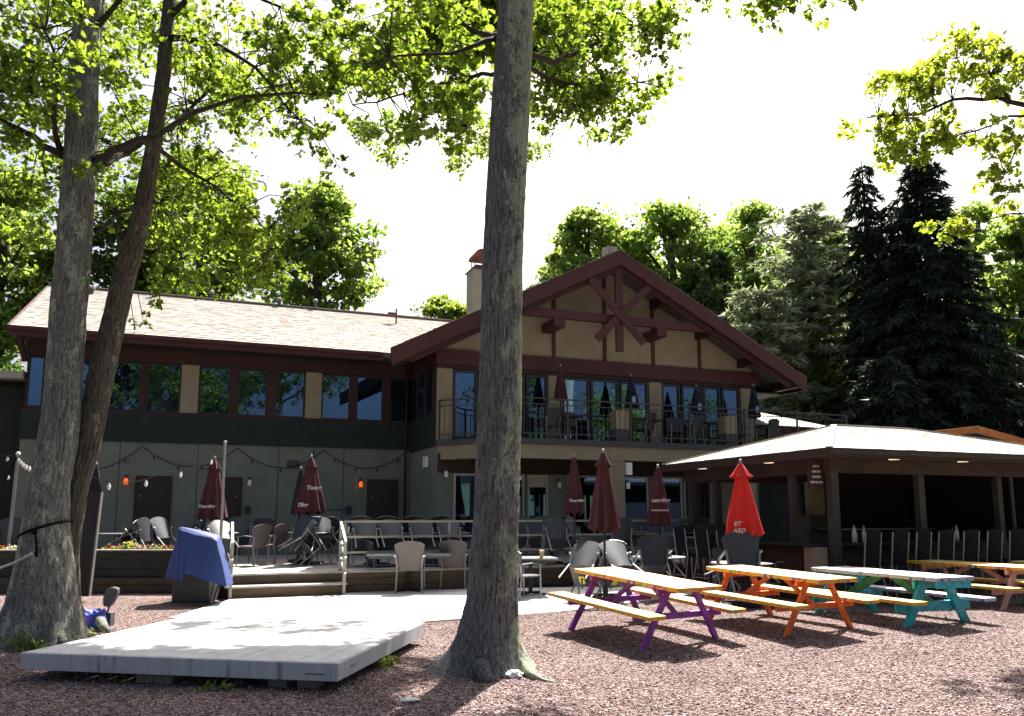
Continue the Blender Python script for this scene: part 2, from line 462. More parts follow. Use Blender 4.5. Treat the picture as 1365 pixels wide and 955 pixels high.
def np_mesh(name, verts, faces, m, parent=None, stuff=False, smooth=False):
    # verts (N,3), faces (F,k) with one k
    me = bpy.data.meshes.new(name)
    nv, (nf, k) = len(verts), faces.shape
    me.vertices.add(nv); me.vertices.foreach_set('co', np.asarray(verts, np.float32).ravel())
    me.loops.add(nf * k); me.loops.foreach_set('vertex_index', np.asarray(faces, np.int32).ravel())
    me.polygons.add(nf)
    me.polygons.foreach_set('loop_start', np.arange(0, nf * k, k, dtype=np.int32))
    me.polygons.foreach_set('loop_total', np.full(nf, k, np.int32))
    if smooth: me.polygons.foreach_set('use_smooth', np.ones(nf, bool))
    me.materials.append(m)
    me.update(calc_edges=True)
    o = bpy.data.objects.new(name, me)
    COL.objects.link(o)
    if parent is not None: o.parent = parent
    if stuff: o['kind'] = 'stuff'
    return o
def thing(name, label, cat, loc=(0, 0, 0), rz=0.0, group=None):
    o = bpy.data.objects.new(name, None)
    COL.objects.link(o)
    o.empty_display_size = 0.2
    o.location = loc; o.rotation_euler = (0, 0, rz)
    o['label'] = label; o['category'] = cat
    if group: o['group'] = group
    return o
def tag(o, label, cat, group=None):
    o['label'] = label; o['category'] = cat
    if group: o['group'] = group
    return o
def struct(o):
    o['kind'] = 'structure'
    return o
def dup(root, label=None, loc=None, rot=None, group=None):
    r = root.copy(); COL.objects.link(r)
    if label: r['label'] = label
    if loc is not None: r.location = loc
    if rot is not None: r.rotation_euler = rot
    if group: r['group'] = group
    for ch in list(root.children):
        c = ch.copy(); COL.objects.link(c); c.parent = r
        for g in ch.children:
            d = g.copy(); COL.objects.link(d); d.parent = c
    return r
def text_part(s, size, loc, rot, m, parent, shear=0.0, extrude=0.002, name='lettering', bold=0.0):
    cu = bpy.data.curves.new(name, 'FONT')
    cu.body = s; cu.size = size; cu.shear = shear; cu.extrude = extrude; cu.align_x = 'CENTER'; cu.offset = bold
    cu.resolution_u = 2
    t = bpy.data.objects.new(name, cu); COL.objects.link(t)
    dg = bpy.context.evaluated_depsgraph_get()
    me = bpy.data.meshes.new_from_object(t.evaluated_get(dg))
    bpy.data.objects.remove(t)
    me.materials.clear(); me.materials.append(m)
    o = bpy.data.objects.new(name, me); COL.objects.link(o)
    o.parent = parent; o.location = loc; o.rotation_euler = rot
    return o

# ================================================================== THE SETTING
def build_ground():
    xs = np.concatenate([np.array([-900, -400, -150, -60, -30, -18]), np.arange(-12, 14.01, 0.2), np.array([18, 30, 60, 150, 400, 900])])
    ys = np.concatenate([np.array([-900, -300, -80, -25, -10, -3, 0, 2]), np.arange(3, 17.01, 0.2), np.array([19, 24, 30, 45, 80, 200, 500, 1400])])
    vs = [(x, y, hz(x, y) if -12 <= x <= 14 else 0.0) for y in ys for x in xs]
    nx = len(xs)
    fs = np.array([(j * nx + i, j * nx + i + 1, (j + 1) * nx + i + 1, (j + 1) * nx + i) for j in range(len(ys) - 1) for i in range(nx - 1)])
    o = np_mesh('ground', np.array(vs), fs, M['gravel'], smooth=True)
    struct(o)
build_ground()

def build_stones():
    # loose gravel lying on the yard, larger share near the viewer
    n = 60000
    y = 5.2 + (RNG.random(n) ** 1.7) * 8.8
    x = (RNG.random(n) - 0.5) * 2 * (0.72 * y)
    s = 0.006 + 0.009 * RNG.random(n) ** 2
    z = np.array([hz(a, b) for a, b in zip(x, y)])
    base = np.array([(1, 0, 0), (0, 1, 0), (-1, 0, 0), (0, -1, 0), (0, 0, 1), (0, 0, -1)], float)
    ang = RNG.random(n) * 2 * PI
    sc = 0.65 + 0.7 * RNG.random((n, 3)); sc[:, 2] *= 0.7
    v = base[None] * sc[:, None, :] * s[:, None, None]
    c, sn = np.cos(ang)[:, None], np.sin(ang)[:, None]
    vx = v[:, :, 0] * c - v[:, :, 1] * sn + v[:, :, 2] * 0.4
    vy = v[:, :, 0] * sn + v[:, :, 1] * c
    v = np.stack([vx + x[:, None], vy + y[:, None], v[:, :, 2] + (z + s * 0.25)[:, None]], -1)
    f = np.array([(0, 1, 4), (1, 2, 4), (2, 3, 4), (3, 0, 4), (1, 0, 5), (2, 1, 5), (3, 2, 5), (0, 3, 5)])
    f = (f[None] + (np.arange(n) * 6)[:, None, None]).reshape(-1, 3)
    keep = np.ones(n, bool)
    o = np_mesh('gravel', v.reshape(-1, 3), f, M['stone'], stuff=True)
build_stones()

def build_litter():
    n = 420
    y = 5.4 + (RNG.random(n) ** 1.3) * 8.5; x = (RNG.random(n) - .55) * 1.35 * y
    P = np.stack([x, y, np.array([hz(a, b) for a, b in zip(x, y)]) + .016], 1)
    d = RNG.random(n) * 2 * PI; L = .02 + .035 * RNG.random(n)
    a = np.stack([np.cos(d), np.sin(d), .1 * RNG.normal(size=n)], 1) * L[:, None]
    b = np.stack([-np.sin(d), np.cos(d), .3 * RNG.normal(size=n)], 1) * L[:, None] * .3
    up = np.array([0, 0, .008])
    v = np.stack([P - a, P + b + up, P + a, P - b + up], 1).reshape(-1, 3)
    f = (np.array([(0, 1, 2), (0, 2, 3)])[None] + (np.arange(n) * 4)[:, None, None]).reshape(-1, 3)
    np_mesh('leaf_litter', v, f, M['litter_leaf'], stuff=True)
build_litter()

# concrete walk in front of the terrace
def build_concrete():
    fr = [(226, 824), (560, 829), (600, 826), (700, 819), (775, 812.5), (880, 798), (960, 787)]
    pts = [G(a, b, 0.02) for a, b in fr]
    for a, b in ((1030, 776), (1030, 768)): pts.append(G(a, b, 0.02))
    pts += [Vector((5.5, 18.6, 0.02)), Vector((-5.4, 16.6, 0.02)), G(318, 796, 0.02)]
    mb = MB(); mb.prism([(p.x, p.y) for p in pts], -0.06, 0.024, 'z')
    struct(mb.make('concrete_walk', M['concrete']))
build_concrete()

# ------------------------------------------------------------------ terrace with boards and steps
terr = struct(thing('terrace', 'raised boarded terrace along the front of the lodge with two low steps', 'terrace', LO, TH))
del terr['category']; del terr['label']
DZ = 0.46
DF = -7.35                                   # terrace front edge (local n)
mb = MB(); mb.prism([(-6.0, -.02), (13.6, -.02), (13.6, DF + .05), (1.2, DF + .05), (1.766, -5.83), (-6.0, -2.83)], 0.0, DZ - .045, 'z'); mb.make('terrace_body', M['timber'], terr)
me_b = None
nb = 0
n0 = DF - 0.02
while n0 < -0.25:                            # boards run along the front
    if nb < 60:
        u0 = max(-6.0, min((3.75 + .3607 * n0) / .9327, (-4.8 - .9327 * n0) / .3607))
        mb = MB(); mb.box(u0 + random.uniform(-.01, .01), 13.6, n0, n0 + 0.135, DZ - 0.035, DZ - random.uniform(0, 0.003))
        mb.make('board', M['deck'], terr)
    nb += 1; n0 += 0.142
for k in range(3):
    z0 = 0.03 + k * 0.14
    mb = MB(); mb.box(3.92, 13.6, DF, DF + 0.045, z0, z0 + 0.132); mb.make('edge_timber', M['timber'], terr, bevel=0.006)
mb = MB(); mb.box(1.72, 3.98, DF - 0.01, DF + 0.04, 0.24, DZ - 0.04); mb.make('riser', M['timber'], terr)
mb = MB(); mb.box(1.72, 3.98, DF - 0.36, DF - 0.32, 0.0, 0.215); mb.make('riser', M['timber'], terr)
for k in range(2):
    mb = MB(); mb.box(1.68, 4.0, DF - 0.385 + k * 0.19, DF - 0.2 + k * 0.19, 0.215, 0.25); mb.make('tread', M['deck'], terr, bevel=0.005)
mb = MB(); mb.box(1.74, 3.96, DF - 0.32, DF, 0.0, 0.2); mb.make('step_body', M['timber'], terr)

# handrails
def tubeobj(name, pts, r, m, parent=None, seg=8): return MB().tube(pts, r, seg).make(name, m, parent, smooth=True)
def stair_rail(label, u, xo):
    t = thing('handrail', label, 'handrail', LW(u, DF + 0.1, 0), TH)
    mb = MB(); mb.box(-0.03, 0.03, 0.0, 0.06, DZ, 1.44); mb.make('post', M['rail'], t)
    mb = MB(); mb.box(-0.03, 0.03, -0.56, -0.50, 0.0, 1.08); mb.make('post', M['rail'], t)
    for dz in (0, 0.33, 0.64):
        MB().bar((0, 0.06, 1.46 - dz), (0, -0.62, 1.07 - dz), 0.05, 0.045).make('rail', M['rail'], t)
    return t
stair_rail('grey pipe handrail on the left side of the low steps beside the blue cover', 1.78, 0)
stair_rail('grey pipe handrail on the right side of the low steps', 3.93, 0)
t = thing('terrace_railing', 'long pale metal railing of three bars along the terrace edge behind the tilted chairs', 'railing', LW(3.98, DF + 0.14, 0), TH)
for dz in (1.47, 1.15, 0.83):
    MB().box(0, 9.2, -0.02, 0.02, dz - 0.022, dz + 0.022).make('rail', M['rail'], t)
for k in range(5):
    MB().box(0.02 + k * 2.28, 0.07 + k * 2.28, 0.023, 0.07, DZ, 1.44).make('post', M['rail'], t)

# raised planter at the left
pl = thing('planter_box', 'long dark wooden planter box filled with red and white flowers at the terrace edge', 'planter', (-9.4, 16.9, 0), 0)
for k in range(2): MB().box(-2.4, 3.2, -0.2, -0.14, 0.02 + k * 0.15, 0.163 + k * 0.15).make('timber', M['timber'], pl, bevel=0.008)
for k in range(3): MB().box(-2.4, 3.0, -0.05, 0.0, 0.32 + k * 0.18, 0.494 + k * 0.18).make('board', M['planter'], pl, bevel=0.004)
MB().box(-2.42, 3.02, -0.08, 0.06, 0.86, 0.885).make('cap_board', M['deck'], pl)
MB().box(-2.35, 2.95, 0.0, 0.45, 0.3, 0.82).make('soil', M['planter'], pl)
MB().box(2.95, 3.0, 0.0, 0.45, 0.3, 0.86).make('end_board', M['planter'], pl)

def leaf_faces(n, cen, rad, size, flat=0.7, up=0.5, rng=RNG):
    """n simple bent leaves (2 triangles-pair quads) round a centre: returns verts, quads"""
    p = rng.normal(size=(n, 3)) * np.array(rad) * 0.5 + np.array(cen)
    return oriented_leaves(p, size, up, rng)
def oriented_leaves(p, size, up, rng=RNG, asp=0.55):
    n = len(p)
    d = rng.normal(size=(n, 3)); d /= np.linalg.norm(d, axis=1)[:, None]
    nn = rng.normal(size=(n, 3)); nn[:, 2] = np.abs(nn[:, 2]) + up
    s = np.cross(d, nn); s /= np.linalg.norm(s, axis=1)[:, None] + 1e-9
    nrm = np.cross(s, d)
    L = size * (0.6 + 0.8 * rng.random(n))[:, None]
    a = p - d * L * 0.5; b = p + d * L * 0.5
    c1 = p + s * L * asp * 0.5 + nrm * L * 0.12; c2 = p - s * L * asp * 0.5 + nrm * L * 0.12
    v = np.stack([a, c1, b, c2], 1).reshape(-1, 3)
    f = (np.array([(0, 1, 2), (0, 2, 3)])[None] + (np.arange(n) * 4)[:, None, None]).reshape(-1, 3)
    return v, f
def flower(x, y, z, col, label, r=0.13):
    t = thing('flower_clump', label, 'flowers', (x, y, z), 0, 'flower clumps in the planter box')
    v, f = leaf_faces(40, (0, 0, 0.05), (r * 1.6, r, 0.1), 0.07); np_mesh('foliage', v, f, M['weed'], t, stuff=True)
    v, f = leaf_faces(26, (0, 0, 0.10), (r * 1.5, r, 0.06), 0.05, up=1.5); np_mesh('petals', v, f, M['petal_' + col], t, stuff=True)
def fl(px, col, label, r=0.105, dz=0.0):
    p = AT(px, 735, 17.05); flower(p.x, p.y, 0.82 + dz, col, label, r)
fl(4, 'red', 'red flower clump at the left end of the planter, under the pale rope')
fl(16, 'white', 'white flower clump at the left end of the planter')
fl(27, 'red', 'red flower clump just left of the big left trunk')
fl(121, 'orange', 'single orange flower clump just right of the twin trunk', 0.1, 0.03)
fl(150, 'red', 'red flower clump left of the tall yellow green plant in the planter')
fl(158, 'pink', 'pink flower clump close left of the yellow green plant')
fl(172, 'yellow', 'tall yellow green plant rising above the flowers in the planter', 0.12, 0.08)
fl(186, 'pink', 'pink flower clump right of the yellow green plant')
fl(200, 'red', 'small red flower clump behind the pale ones in the planter', 0.09)
fl(207, 'white', 'cream white flower clump near the right end of the planter')
fl(219, 'red', 'red flower clump at the right end of the planter beside the blue cover')
fl(228, 'pink', 'pink flower clump half hidden behind the blue cover')

# ================================================================== THE LODGE
lodge = thing('lodge', 'two storey lodge with shingled wing, maroon timber gable and long balcony', 'building', LO, TH)
def LB(name, x0, x1, y0, y1, z0, z1, m, parent=lodge, bevel=0):
    return MB().box(x0, x1, y0, y1, z0, z1).make(name, m, parent, bevel=bevel)
# wing
LB('lower_wall', -3.4, 7.15, 0.0, 8.6, 0.0, 3.6, M['wallgreen'])
LB('siding_band', -3.42, 7.17, -0.05, 8.6, 3.6, 4.40, M['band'])
LB('wall_core', -3.4, 7.1, 0.12, 8.5, 4.40, 6.3, M['maroon_dark'])
LB('sill_rail', -3.42, 7.12, -0.04, 0.12, 4.402, 4.47, M['maroon_dark'])
LB('header_beam', -3.42, 7.12, -0.04, 0.12, 5.86, 6.30, M['maroon_dark'])
for a, b in ((-2.95, -2.47), (0.45, 0.92), (3.91, 4.38)):
    LB('pillar', a, b, -0.02, 0.12, 4.47, 5.858, M['stucco'])
def window(u0, u1, z0, z1, n, m_frame, fw=0.05, depth=0.06, parent=lodge, blind=0.0, panes=None, pane_m=None):
    mb = MB()
    mb.box(u0, u0 + fw, n - depth, n, z0, z1); mb.box(u1 - fw, u1, n - depth, n, z0, z1)
    mb.box(u0 + fw, u1 - fw, n - depth, n, z0, z0 + fw); mb.box(u0 + fw, u1 - fw, n - depth, n, z1 - fw, z1)
    w = mb.make('window', m_frame, parent)
    MB().box(u0 + fw, u1 - fw, n - depth * 0.45, n - depth * 0.2, z0 + fw, z1 - fw).make('pane', pane_m or M['glass'], w)
    if blind: MB().box(u0 + fw + .01, u1 - fw - .01, n - depth * 0.62, n - depth * 0.48, z1 - fw - blind, z1 - fw).make('blind', M['blind'], w)
    if panes:
        k, r_ = panes
        for i in range(1, k):
            u = u0 + (u1 - u0) * i / k; MB().box(u - .02, u + .02, n - depth * 0.8, n - depth * 0.46, z0 + fw, z1 - fw).make('muntin', m_frame, w)
        for i in range(1, r_):
            z = z0 + (z1 - z0) * i / r_; MB().box(u0 + fw, u1 - fw, n - depth * 0.78, n - depth * 0.47, z - .02, z + .02).make('muntin', m_frame, w)
    return w
for a, b in ((-3.35, -2.97), (-2.44, -1.62), (-1.40, -0.60), (-0.42, 0.43), (0.94, 1.77), (1.99, 2.81), (3.04, 3.89), (4.40, 5.25), (5.44, 6.27), (6.48, 7.06)):
    window(a, b, 4.47, 5.85, 0.11, M['frame_dark'], 0.04)
for a, b in ((-1.62, -1.40), (-0.60, -0.42), (1.77, 1.99), (2.81, 3.04), (5.25, 5.44), (6.27, 6.48)):
    LB('mullion', a, b, -0.01, 0.12, 4.47, 5.858, M['maroon_dark'])
# return wall between wing and gable
LB('return_wall', 7.15, 7.4, -2.95, -0.001, 3.6, 6.2, M['maroon_dark'])
LB('return_siding', 7.12, 7.15, -2.97, -0.05, 3.5, 4.43, M['band'])
LB('return_lower_wall', 7.15, 7.4, -2.97, -0.001, 0.0, 3.5, M['wallgreen'])
for a, b in ((-2.75, -2.05), (-1.85, -1.15), (-0.95, -0.25)):
    mb = MB(); mb.box(7.10, 7.148, a, b, 4.47, 5.8)
    w = mb.make('window', M['frame_dark'], lodge)
    MB().box(7.092, 7.099, a + .05, b - .05, 4.52, 5.75).make('pane', M['glass'], w)
# doors on the wing
def door(u0, u1, hside=1):
    mb = MB(); n = -0.06
    mb.box(u0, u0 + .05, n, 0, DZ, 2.67); mb.box(u1 - .05, u1, n, 0, DZ, 2.67); mb.box(u0 + .05, u1 - .05, n, 0, 2.62, 2.67)
    f = mb.make('door', M['maroon_dark'], lodge)
    MB().box(u0 + .05, u1 - .05, -0.035, -0.002, DZ, 2.62).make('leaf', M['door'], f)
    uu = u0 + .14 if hside < 0 else u1 - .14
    MB().box(uu - .02, uu + .02, -0.09, -0.036, 1.44, 1.5).make('handle', M['steel'], f)
    MB().box(uu - .02, uu + .02, -0.05, -0.036, 2.1, 2.14).make('deadbolt', M['steel'], f)
door(-0.57, 0.36, -1); door(1.50, 2.22, 1); door(5.83, 6.77, -1)
LB('wall_box', 2.33, 2.47, -0.06, -0.002, 1.62, 1.86, M['frame_dark'])
LB('wall_box', 5.20, 5.36, -0.06, -0.002, 1.62, 1.86, M['frame_dark'])
def sconce(u, n, z, glow):
    b = MB(); b.box(u - .05, u + .05, n - .05, n, z - .02, z + .14)
    o = b.make('wall_lamp', M['iron'], lodge)
    MB().lathe([(0.055, 0), (0.06, 0.12), (0.035, 0.17)], 8, (u, n - .10, z - .12)).make('lamp_glass', M['lamp_glow'] if glow else M['bulb'], o)
sconce(-0.80, 0, 2.55, True); sconce(2.42, 0, 2.55, False); sconce(5.62, 0, 2.55, True)
sconce(7.42, -3.0, 2.75, False)
LB('wall_speaker', 7.02, 7.12, -2.3, -2.05, 2.95, 3.25, M['white'])
for u in (-1.0, 1.0, 3.2, 5.1): LB('wall_joint', u - .012, u + .012, -.006, -.001, DZ, 3.598, M['stucco_grey'])
MB().tube([(6.98, -.09, 6.2), (6.98, -.09, .5)], .035, 8).make('downpipe', M['maroon_dark'], lodge, smooth=True)
MB().tube([(4.2, -.03, 3.55), (4.2, -.03, 1.75), (5.2, -.03, 1.75)], .013, 6).make('conduit', M['stucco_grey'], lodge)
LB('vent_grille', 3.45, 3.8, -.03, -.001, 2.95, 3.2, M['stucco_grey'])
# wing roof
def shingle_strip(mb, P, a0, a1, clip, tab=0.25, expo=0.135, th=0.016):
    """P(a,s)->point ; a along the eave, s up the slope; clip(a,s) true inside; rows of separate tabs"""
    s = 0.0
    row = 0
    while s < clip[1]:
        a = a0 - random.random() * tab
        while a < a1:
            w = tab * random.uniform(0.75, 1.25)
            lo, hi = clip[0](s + expo * 0.5)
            x0, x1 = max(a, lo), min(a + w - 0.008, hi)
            if x1 - x0 > 0.04:
                t2 = th * random.uniform(0.8, 1.5); j = random.uniform(-.006, .006)
                top = min(s + expo * 1.25, clip[1])
                q = [P(x0, s + j, 0.004), P(x1, s + j, 0.004), P(x1, s + j, t2), P(x0, s + j, t2), P(x0, top, 0.002), P(x1, top, 0.002)]
                mb.add(q, [(0, 1, 2, 3), (3, 2, 5, 4), (0, 3, 4), (1, 5, 2)])
            a += w
        s += expo; row += 1
EZ, RZ, EN, RN = 6.48, 8.85, -0.75, 4.0
sl = math.hypot(RZ - EZ, RN - EN); cs, sn = (RN - EN) / sl, (RZ - EZ) / sl
mb = MB()
mb.add([(-3.68, EN, EZ), (6.68, EN, EZ), (11.3, RN, RZ), (-3.68, RN, RZ), (11.3, 8.75, EZ), (-3.68, 8.75, EZ),
        (-3.68, EN, EZ - .16), (6.68, EN, EZ - .16), (11.3, RN, RZ - .16), (-3.68, RN, RZ - .16), (11.3, 8.75, EZ - .16), (-3.68, 8.75, EZ - .16)],
       [(0, 1, 2, 3), (3, 2, 4, 5), (6, 9, 8, 7), (9, 11, 10, 8), (0, 3, 9, 6), (3, 5, 11, 9), (5, 4, 10, 11), (0, 6, 7, 1)])
wroof = mb.make('roof', M['roofbase'], lodge)
mb = MB()
shingle_strip(mb, lambda a, s, h: (a, EN + s * cs - h * sn, EZ + s * sn + h * cs), -3.72, 11.3,
              (lambda s: (-3.72, 6.66 + s / sl * 4.62), sl))
mb.make('shingles', M['shingle'], wroof, stuff=True, fixn=False)
MB().bar((-3.72, RN, RZ + .03), (11.2, RN, RZ + .03), 0.26, 0.03).make('ridge_cap', M['shingle'], wroof)
LB('fascia', -3.72, 6.1, EN - .05, EN + .02, EZ - .26, EZ - .01, M['maroon'])
LB('gutter', -3.74, 6.0, EN - .14, EN - .052, EZ - .12, EZ - .012, M['maroon'])
LB('soffit', -3.6, 7.1, EN + .02, -0.042, EZ - .24, EZ - .2, M['soffit'])
mb = MB()                                     # left gable end of the wing: barge board and knee brace
for q0, q1 in (((-3.72, EN - .02, EZ - .12), (-3.72, RN, RZ - .12)), ((-3.72, RN, RZ - .12), (-3.72, 8.7, EZ - .12))): mb.bar(q0, q1, 0.05, 0.26)
mb.make('barge_board', M['maroon'], lodge)
mb = MB(); mb.prism([(0.02, 6.25), (8.5, 6.25), (4.2, 8.55)], -3.4, -3.2, 'x'); mb.make('gable_infill', M['maroon_dark'], lodge)
mb = MB(); mb.bar((-3.5, EN + .1, EZ - .2), (-3.42, -0.05, 5.7), 0.12, 0.12); mb.make('knee_brace', M['maroon_dark'], lodge)
# roof vents and aerial
def roofpt(px, py):
    r = ray(px, py); nrm = (W * -sn + Vector((0, 0, cs)))
    p0 = LW(0, EN, EZ); o = Vector((0, 0, H))
    p = o + r * ((p0 - o).dot(nrm) / r.dot(nrm)) - LO
    return p.dot(U), p.dot(W), p.z
for px, py, h, rr, capped in ((372, 409, 0.22, .07, 0), (420, 413, 0.28, .06, 1), (282, 399, 0.2, .06, 0), (205, 397, .2, .06, 0), (121, 392, .16, .09, 0)):
    u, n, z = roofpt(px, py)
    v = MB().lathe([(rr, -.05), (rr, h)], 10, (u, n, z)).make('roof_vent', M['dark_grey'], lodge)
    MB().lathe([(rr * 1.35, 0), (rr * 1.4, .07), (rr * .6, .1)], 10, (u, n, z + h)).make('vent_cap', M['rail'], v)
u, n, z = roofpt(528, 432)
v = MB().tube([(u, n, z), (u, n, z + .55)], .03, 6).make('aerial_mast', M['rust'], lodge)
MB().box(u - .3, u - .03, n - .04, n + .04, z + .28, z + .4).make('aerial_box', M['rust'], v)
# chimney
ch = LB('chimney', 10.36, 11.15, 3.6, 4.4, 7.6, 10.9, M['chimney'])
mb = MB(); mb.add([(10.28, 3.52, 10.9), (11.23, 3.52, 10.9), (11.23, 4.48, 10.9), (10.28, 4.48, 10.9), (10.55, 3.8, 11.15), (10.95, 3.8, 11.15), (10.95, 4.2, 11.15), (10.55, 4.2, 11.15)],
                  [(3, 2, 1, 0), (4, 5, 6, 7), (0, 1, 5, 4), (1, 2, 6, 5), (2, 3, 7, 6), (3, 0, 4, 7)])
mb.make('chimney_crown', M['stucco_grey'], ch)
mb = MB()
for a in (10.5, 11.0):
    for b in (3.8, 4.2): mb.box(a - .015, a + .015, b - .015, b + .015, 11.0, 11.42)
mb.make('cap_legs', M['iron'], ch, stuff=True)
mb = MB(); mb.prism([(10.45 + .3 - .33 * math.cos(PI * k / 8), 11.4 + .34 * math.sin(PI * k / 8)) for k in range(9)], 3.6, 4.4, 'y'); mb.make('chimney_cap', M['rust'], ch)

# ---- gable house
GN = -3.0; AP = 12.4; AZ = 9.41; GS = 0.512
LB('gable_core', 7.2, 17.98, GN + 0.12, 6.0, 0.0, 6.4, M['maroon_dark'])
mb = MB(); mb.prism([(7.15, 6.2), (18.0, 6.2), (18.0, AZ - GS * (18 - AP) - .25), (AP, AZ - .25), (7.15, AZ - GS * (AP - 7.15) - .25)], GN, GN + .11, 'y')
mb.make('gable_wall', M['stucco'], lodge)
LB('gable_beam', 7.1, 18.1, GN - .09, GN + .12, 5.80, 6.235, M['maroon'])
LB('window_header', 7.15, 18.0, GN - .03, GN + .12, 5.70, 5.798, M['maroon_dark'])
for a, b in ((7.15, 7.60), (10.56, 10.98), (13.98, 14.42), (17.42, 18.0)):
    LB('pillar', a, b, GN - .01, GN + .12, 3.66, 5.698, M['stucco'])
for a, b in ((7.62, 8.35), (8.4, 9.1), (9.15, 9.82), (9.86, 10.54), (11.0, 11.93), (11.97, 12.92), (12.96, 13.96), (14.44, 15.12), (15.18, 15.98), (16.0, 16.64), (16.70, 17.40)):
    window(a, b, 3.72, 5.69, GN + .1, M['frame_dark'], 0.075, 0.08)
for u in (9.1, 10.73, 12.44, 14.14, 15.86):
    zt = AZ - GS * abs(u - AP) - .28
    if zt > 6.5: LB('stud', u - .06, u + .06, GN - .035, GN, 6.235, zt, M['maroon'])
# roof slopes (thick slabs) and rake boards
def gpt(u, n, dz=0): return (u, n, AZ - GS * abs(u - AP) + dz)
NF = -4.15
for side in (0, 1):
    if side == 0: ring = [(5.6, NF), (AP, NF), (AP, 6.4), (11.3, 4.0), (7.0, -0.42)]
    else: ring = [(AP, NF), (19.1, NF), (19.1, 6.4), (AP, 6.4)]
    k = len(ring)
    mb = MB(); vs = [gpt(*p) for p in ring] + [gpt(p[0], p[1], -.2) for p in ring]
    mb.add(vs, [tuple(range(k)), tuple(range(2 * k - 1, k - 1, -1))] + [(i, i + k, (i + 1) % k + k, (i + 1) % k) for i in range(k)])
    r_ = mb.make('gable_roof', M['roofbase'], lodge)
    mb = MB()
    L = (AP - 5.6) if side == 0 else 19.1 - AP
    e0 = 5.6 if side == 0 else 19.1
    sg = 1 if side == 0 else -1
    nrm = Vector((-sg * GS, 0, 1)).normalized()
    def P(a, s, h, e0=e0, sg=sg, nrm=nrm):
        uu = e0 + sg * s / math.sqrt(1 + GS * GS)
        return tuple(Vector(gpt(uu, a)) + nrm * h)
    lim = (lambda s: (NF - .03, -0.42 + (s / 1.1235 - 1.4) * (3.73 / 1.4 if s < 1.573 else 1.028))) if side == 0 else (lambda s: (NF - .03, 6.4))
    shingle_strip(mb, P, NF - .03, 6.4, (lim, L * 1.1235), 0.3, 0.18)
    mb.make('shingles', M['shingle'], r_, stuff=True, fixn=False)
    # rake board
    u_e = e0
    q = [(u_e, AZ - GS * abs(u_e - AP)), (AP, AZ), (AP, AZ - .44), (u_e, AZ - GS * abs(u_e - AP) - .44)]
    mb = MB(); mb.prism([(a, b - .015) for a, b in q], NF - .05, NF + .02, 'y'); mb.make('rake_board', M['maroon'], lodge)
    q = [(u_e, AZ - GS * abs(u_e - AP) - .2), (AP, AZ - .2), (AP, AZ - .62), (u_e + sg * .6, AZ - GS * abs(u_e + sg * .6 - AP) - .62)]
    mb = MB(); mb.prism(q, NF + .1, NF + .2, 'y'); mb.make('inner_rake_board', M['maroon_dark'], lodge)
    ez = AZ - GS * abs(u_e - AP)
    if side == 1:
        LB('eave_fascia', u_e - .03, u_e + .03, NF + .03, 6.4, ez - .42, ez - .02, M['maroon_dark'])
        LB('eave_soffit', 18.01, u_e, GN, 6, ez - .40, ez - .35, M['soffit'])
    else:
        MB().bar(gpt(5.6, NF + .03, -.2), gpt(7.02, -.45, -.2), .05, .36).make('eave_fascia', M['maroon_dark'], lodge)
# purlins under the overhang
for u in (5.95, 7.6, 9.0, 10.6, AP, 14.15, 15.8, 17.4, 18.8):
    z = AZ - GS * abs(u - AP) - .22
    MB().box(u - .09, u + .09, NF + .021, GN, z - .27, z).make('purlin', M['maroon_dark'], lodge)
# truss: tie beam, star of braces
TN = -3.92
LB('tie_beam', 9.35, 15.5, TN - .06, TN + .08, 7.20, 7.46, M['maroon'])
for u in (10.5, 13.9): LB('corbel', u - .17, u + .17, TN - .05, GN - .036, 6.95, 7.198, M['maroon'])
LB('king_post', AP - .12, AP + .12, TN - .14, TN - .062, 6.35, 8.95, M['maroon'])
for sg in (-1, 1):
    MB().bar((AP - sg * 1.02, TN - .17, 8.42), (AP + sg * .78, TN - .17, 6.66), 0.23, 0.05, (0, -1, 0)).make('brace', M['maroon'], lodge) if sg < 0 else \
    MB().bar((AP - sg * 1.0, TN - .225, 8.42), (AP + sg * .75, TN - .225, 6.64), 0.23, 0.05, (0, -1, 0)).make('brace', M['maroon'], lodge)
LB('ridge_vent', AP - .16, AP + .16, -3.7, -3.3, AZ + .02, AZ + .26, M['rail'])
for u, z in ((14.6, 7.9), (16.3, 7.05)):
    MB().lathe([(.1, 0), (.12, .06), (.05, .12)], 8, (u, -3.6, z)).make('soffit_lamp', M['rail'], lodge)
# balcony
BN = -4.55
ring = [(7.16, -3.0), (8.45, BN), (20.4, BN), (20.4, -2.9), (7.16, -2.9)]
mb = MB(); mb.prism(ring, 3.50, 3.655, 'z'); mb.make('balcony_floor', M['stucco_grey'], lodge)
ring2 = [(7.2, -2.95), (8.5, BN + .08), (20.3, BN + .08), (20.3, BN + .4), (8.7, BN + .4), (7.5, -2.95)]
mb = MB(); mb.prism(ring2, 3.12, 3.498, 'z'); mb.make('balcony_beam', M['stucco'], lodge)
ring3 = [(7.5, -2.95), (8.72, BN + .42), (20.3, BN + .42), (20.3, -3.0)]
mb = MB(); mb.prism(ring3, 3.30, 3.36, 'z'); mb.make('porch_ceiling', M['brown_pav'], lodge)
for a, b in ((8.6, 8.95), (11.75, 12.25), (16.3, 16.75)):
    LB('column', a, b, BN + .1, BN + .42, DZ, 3.118, M['stucco'])
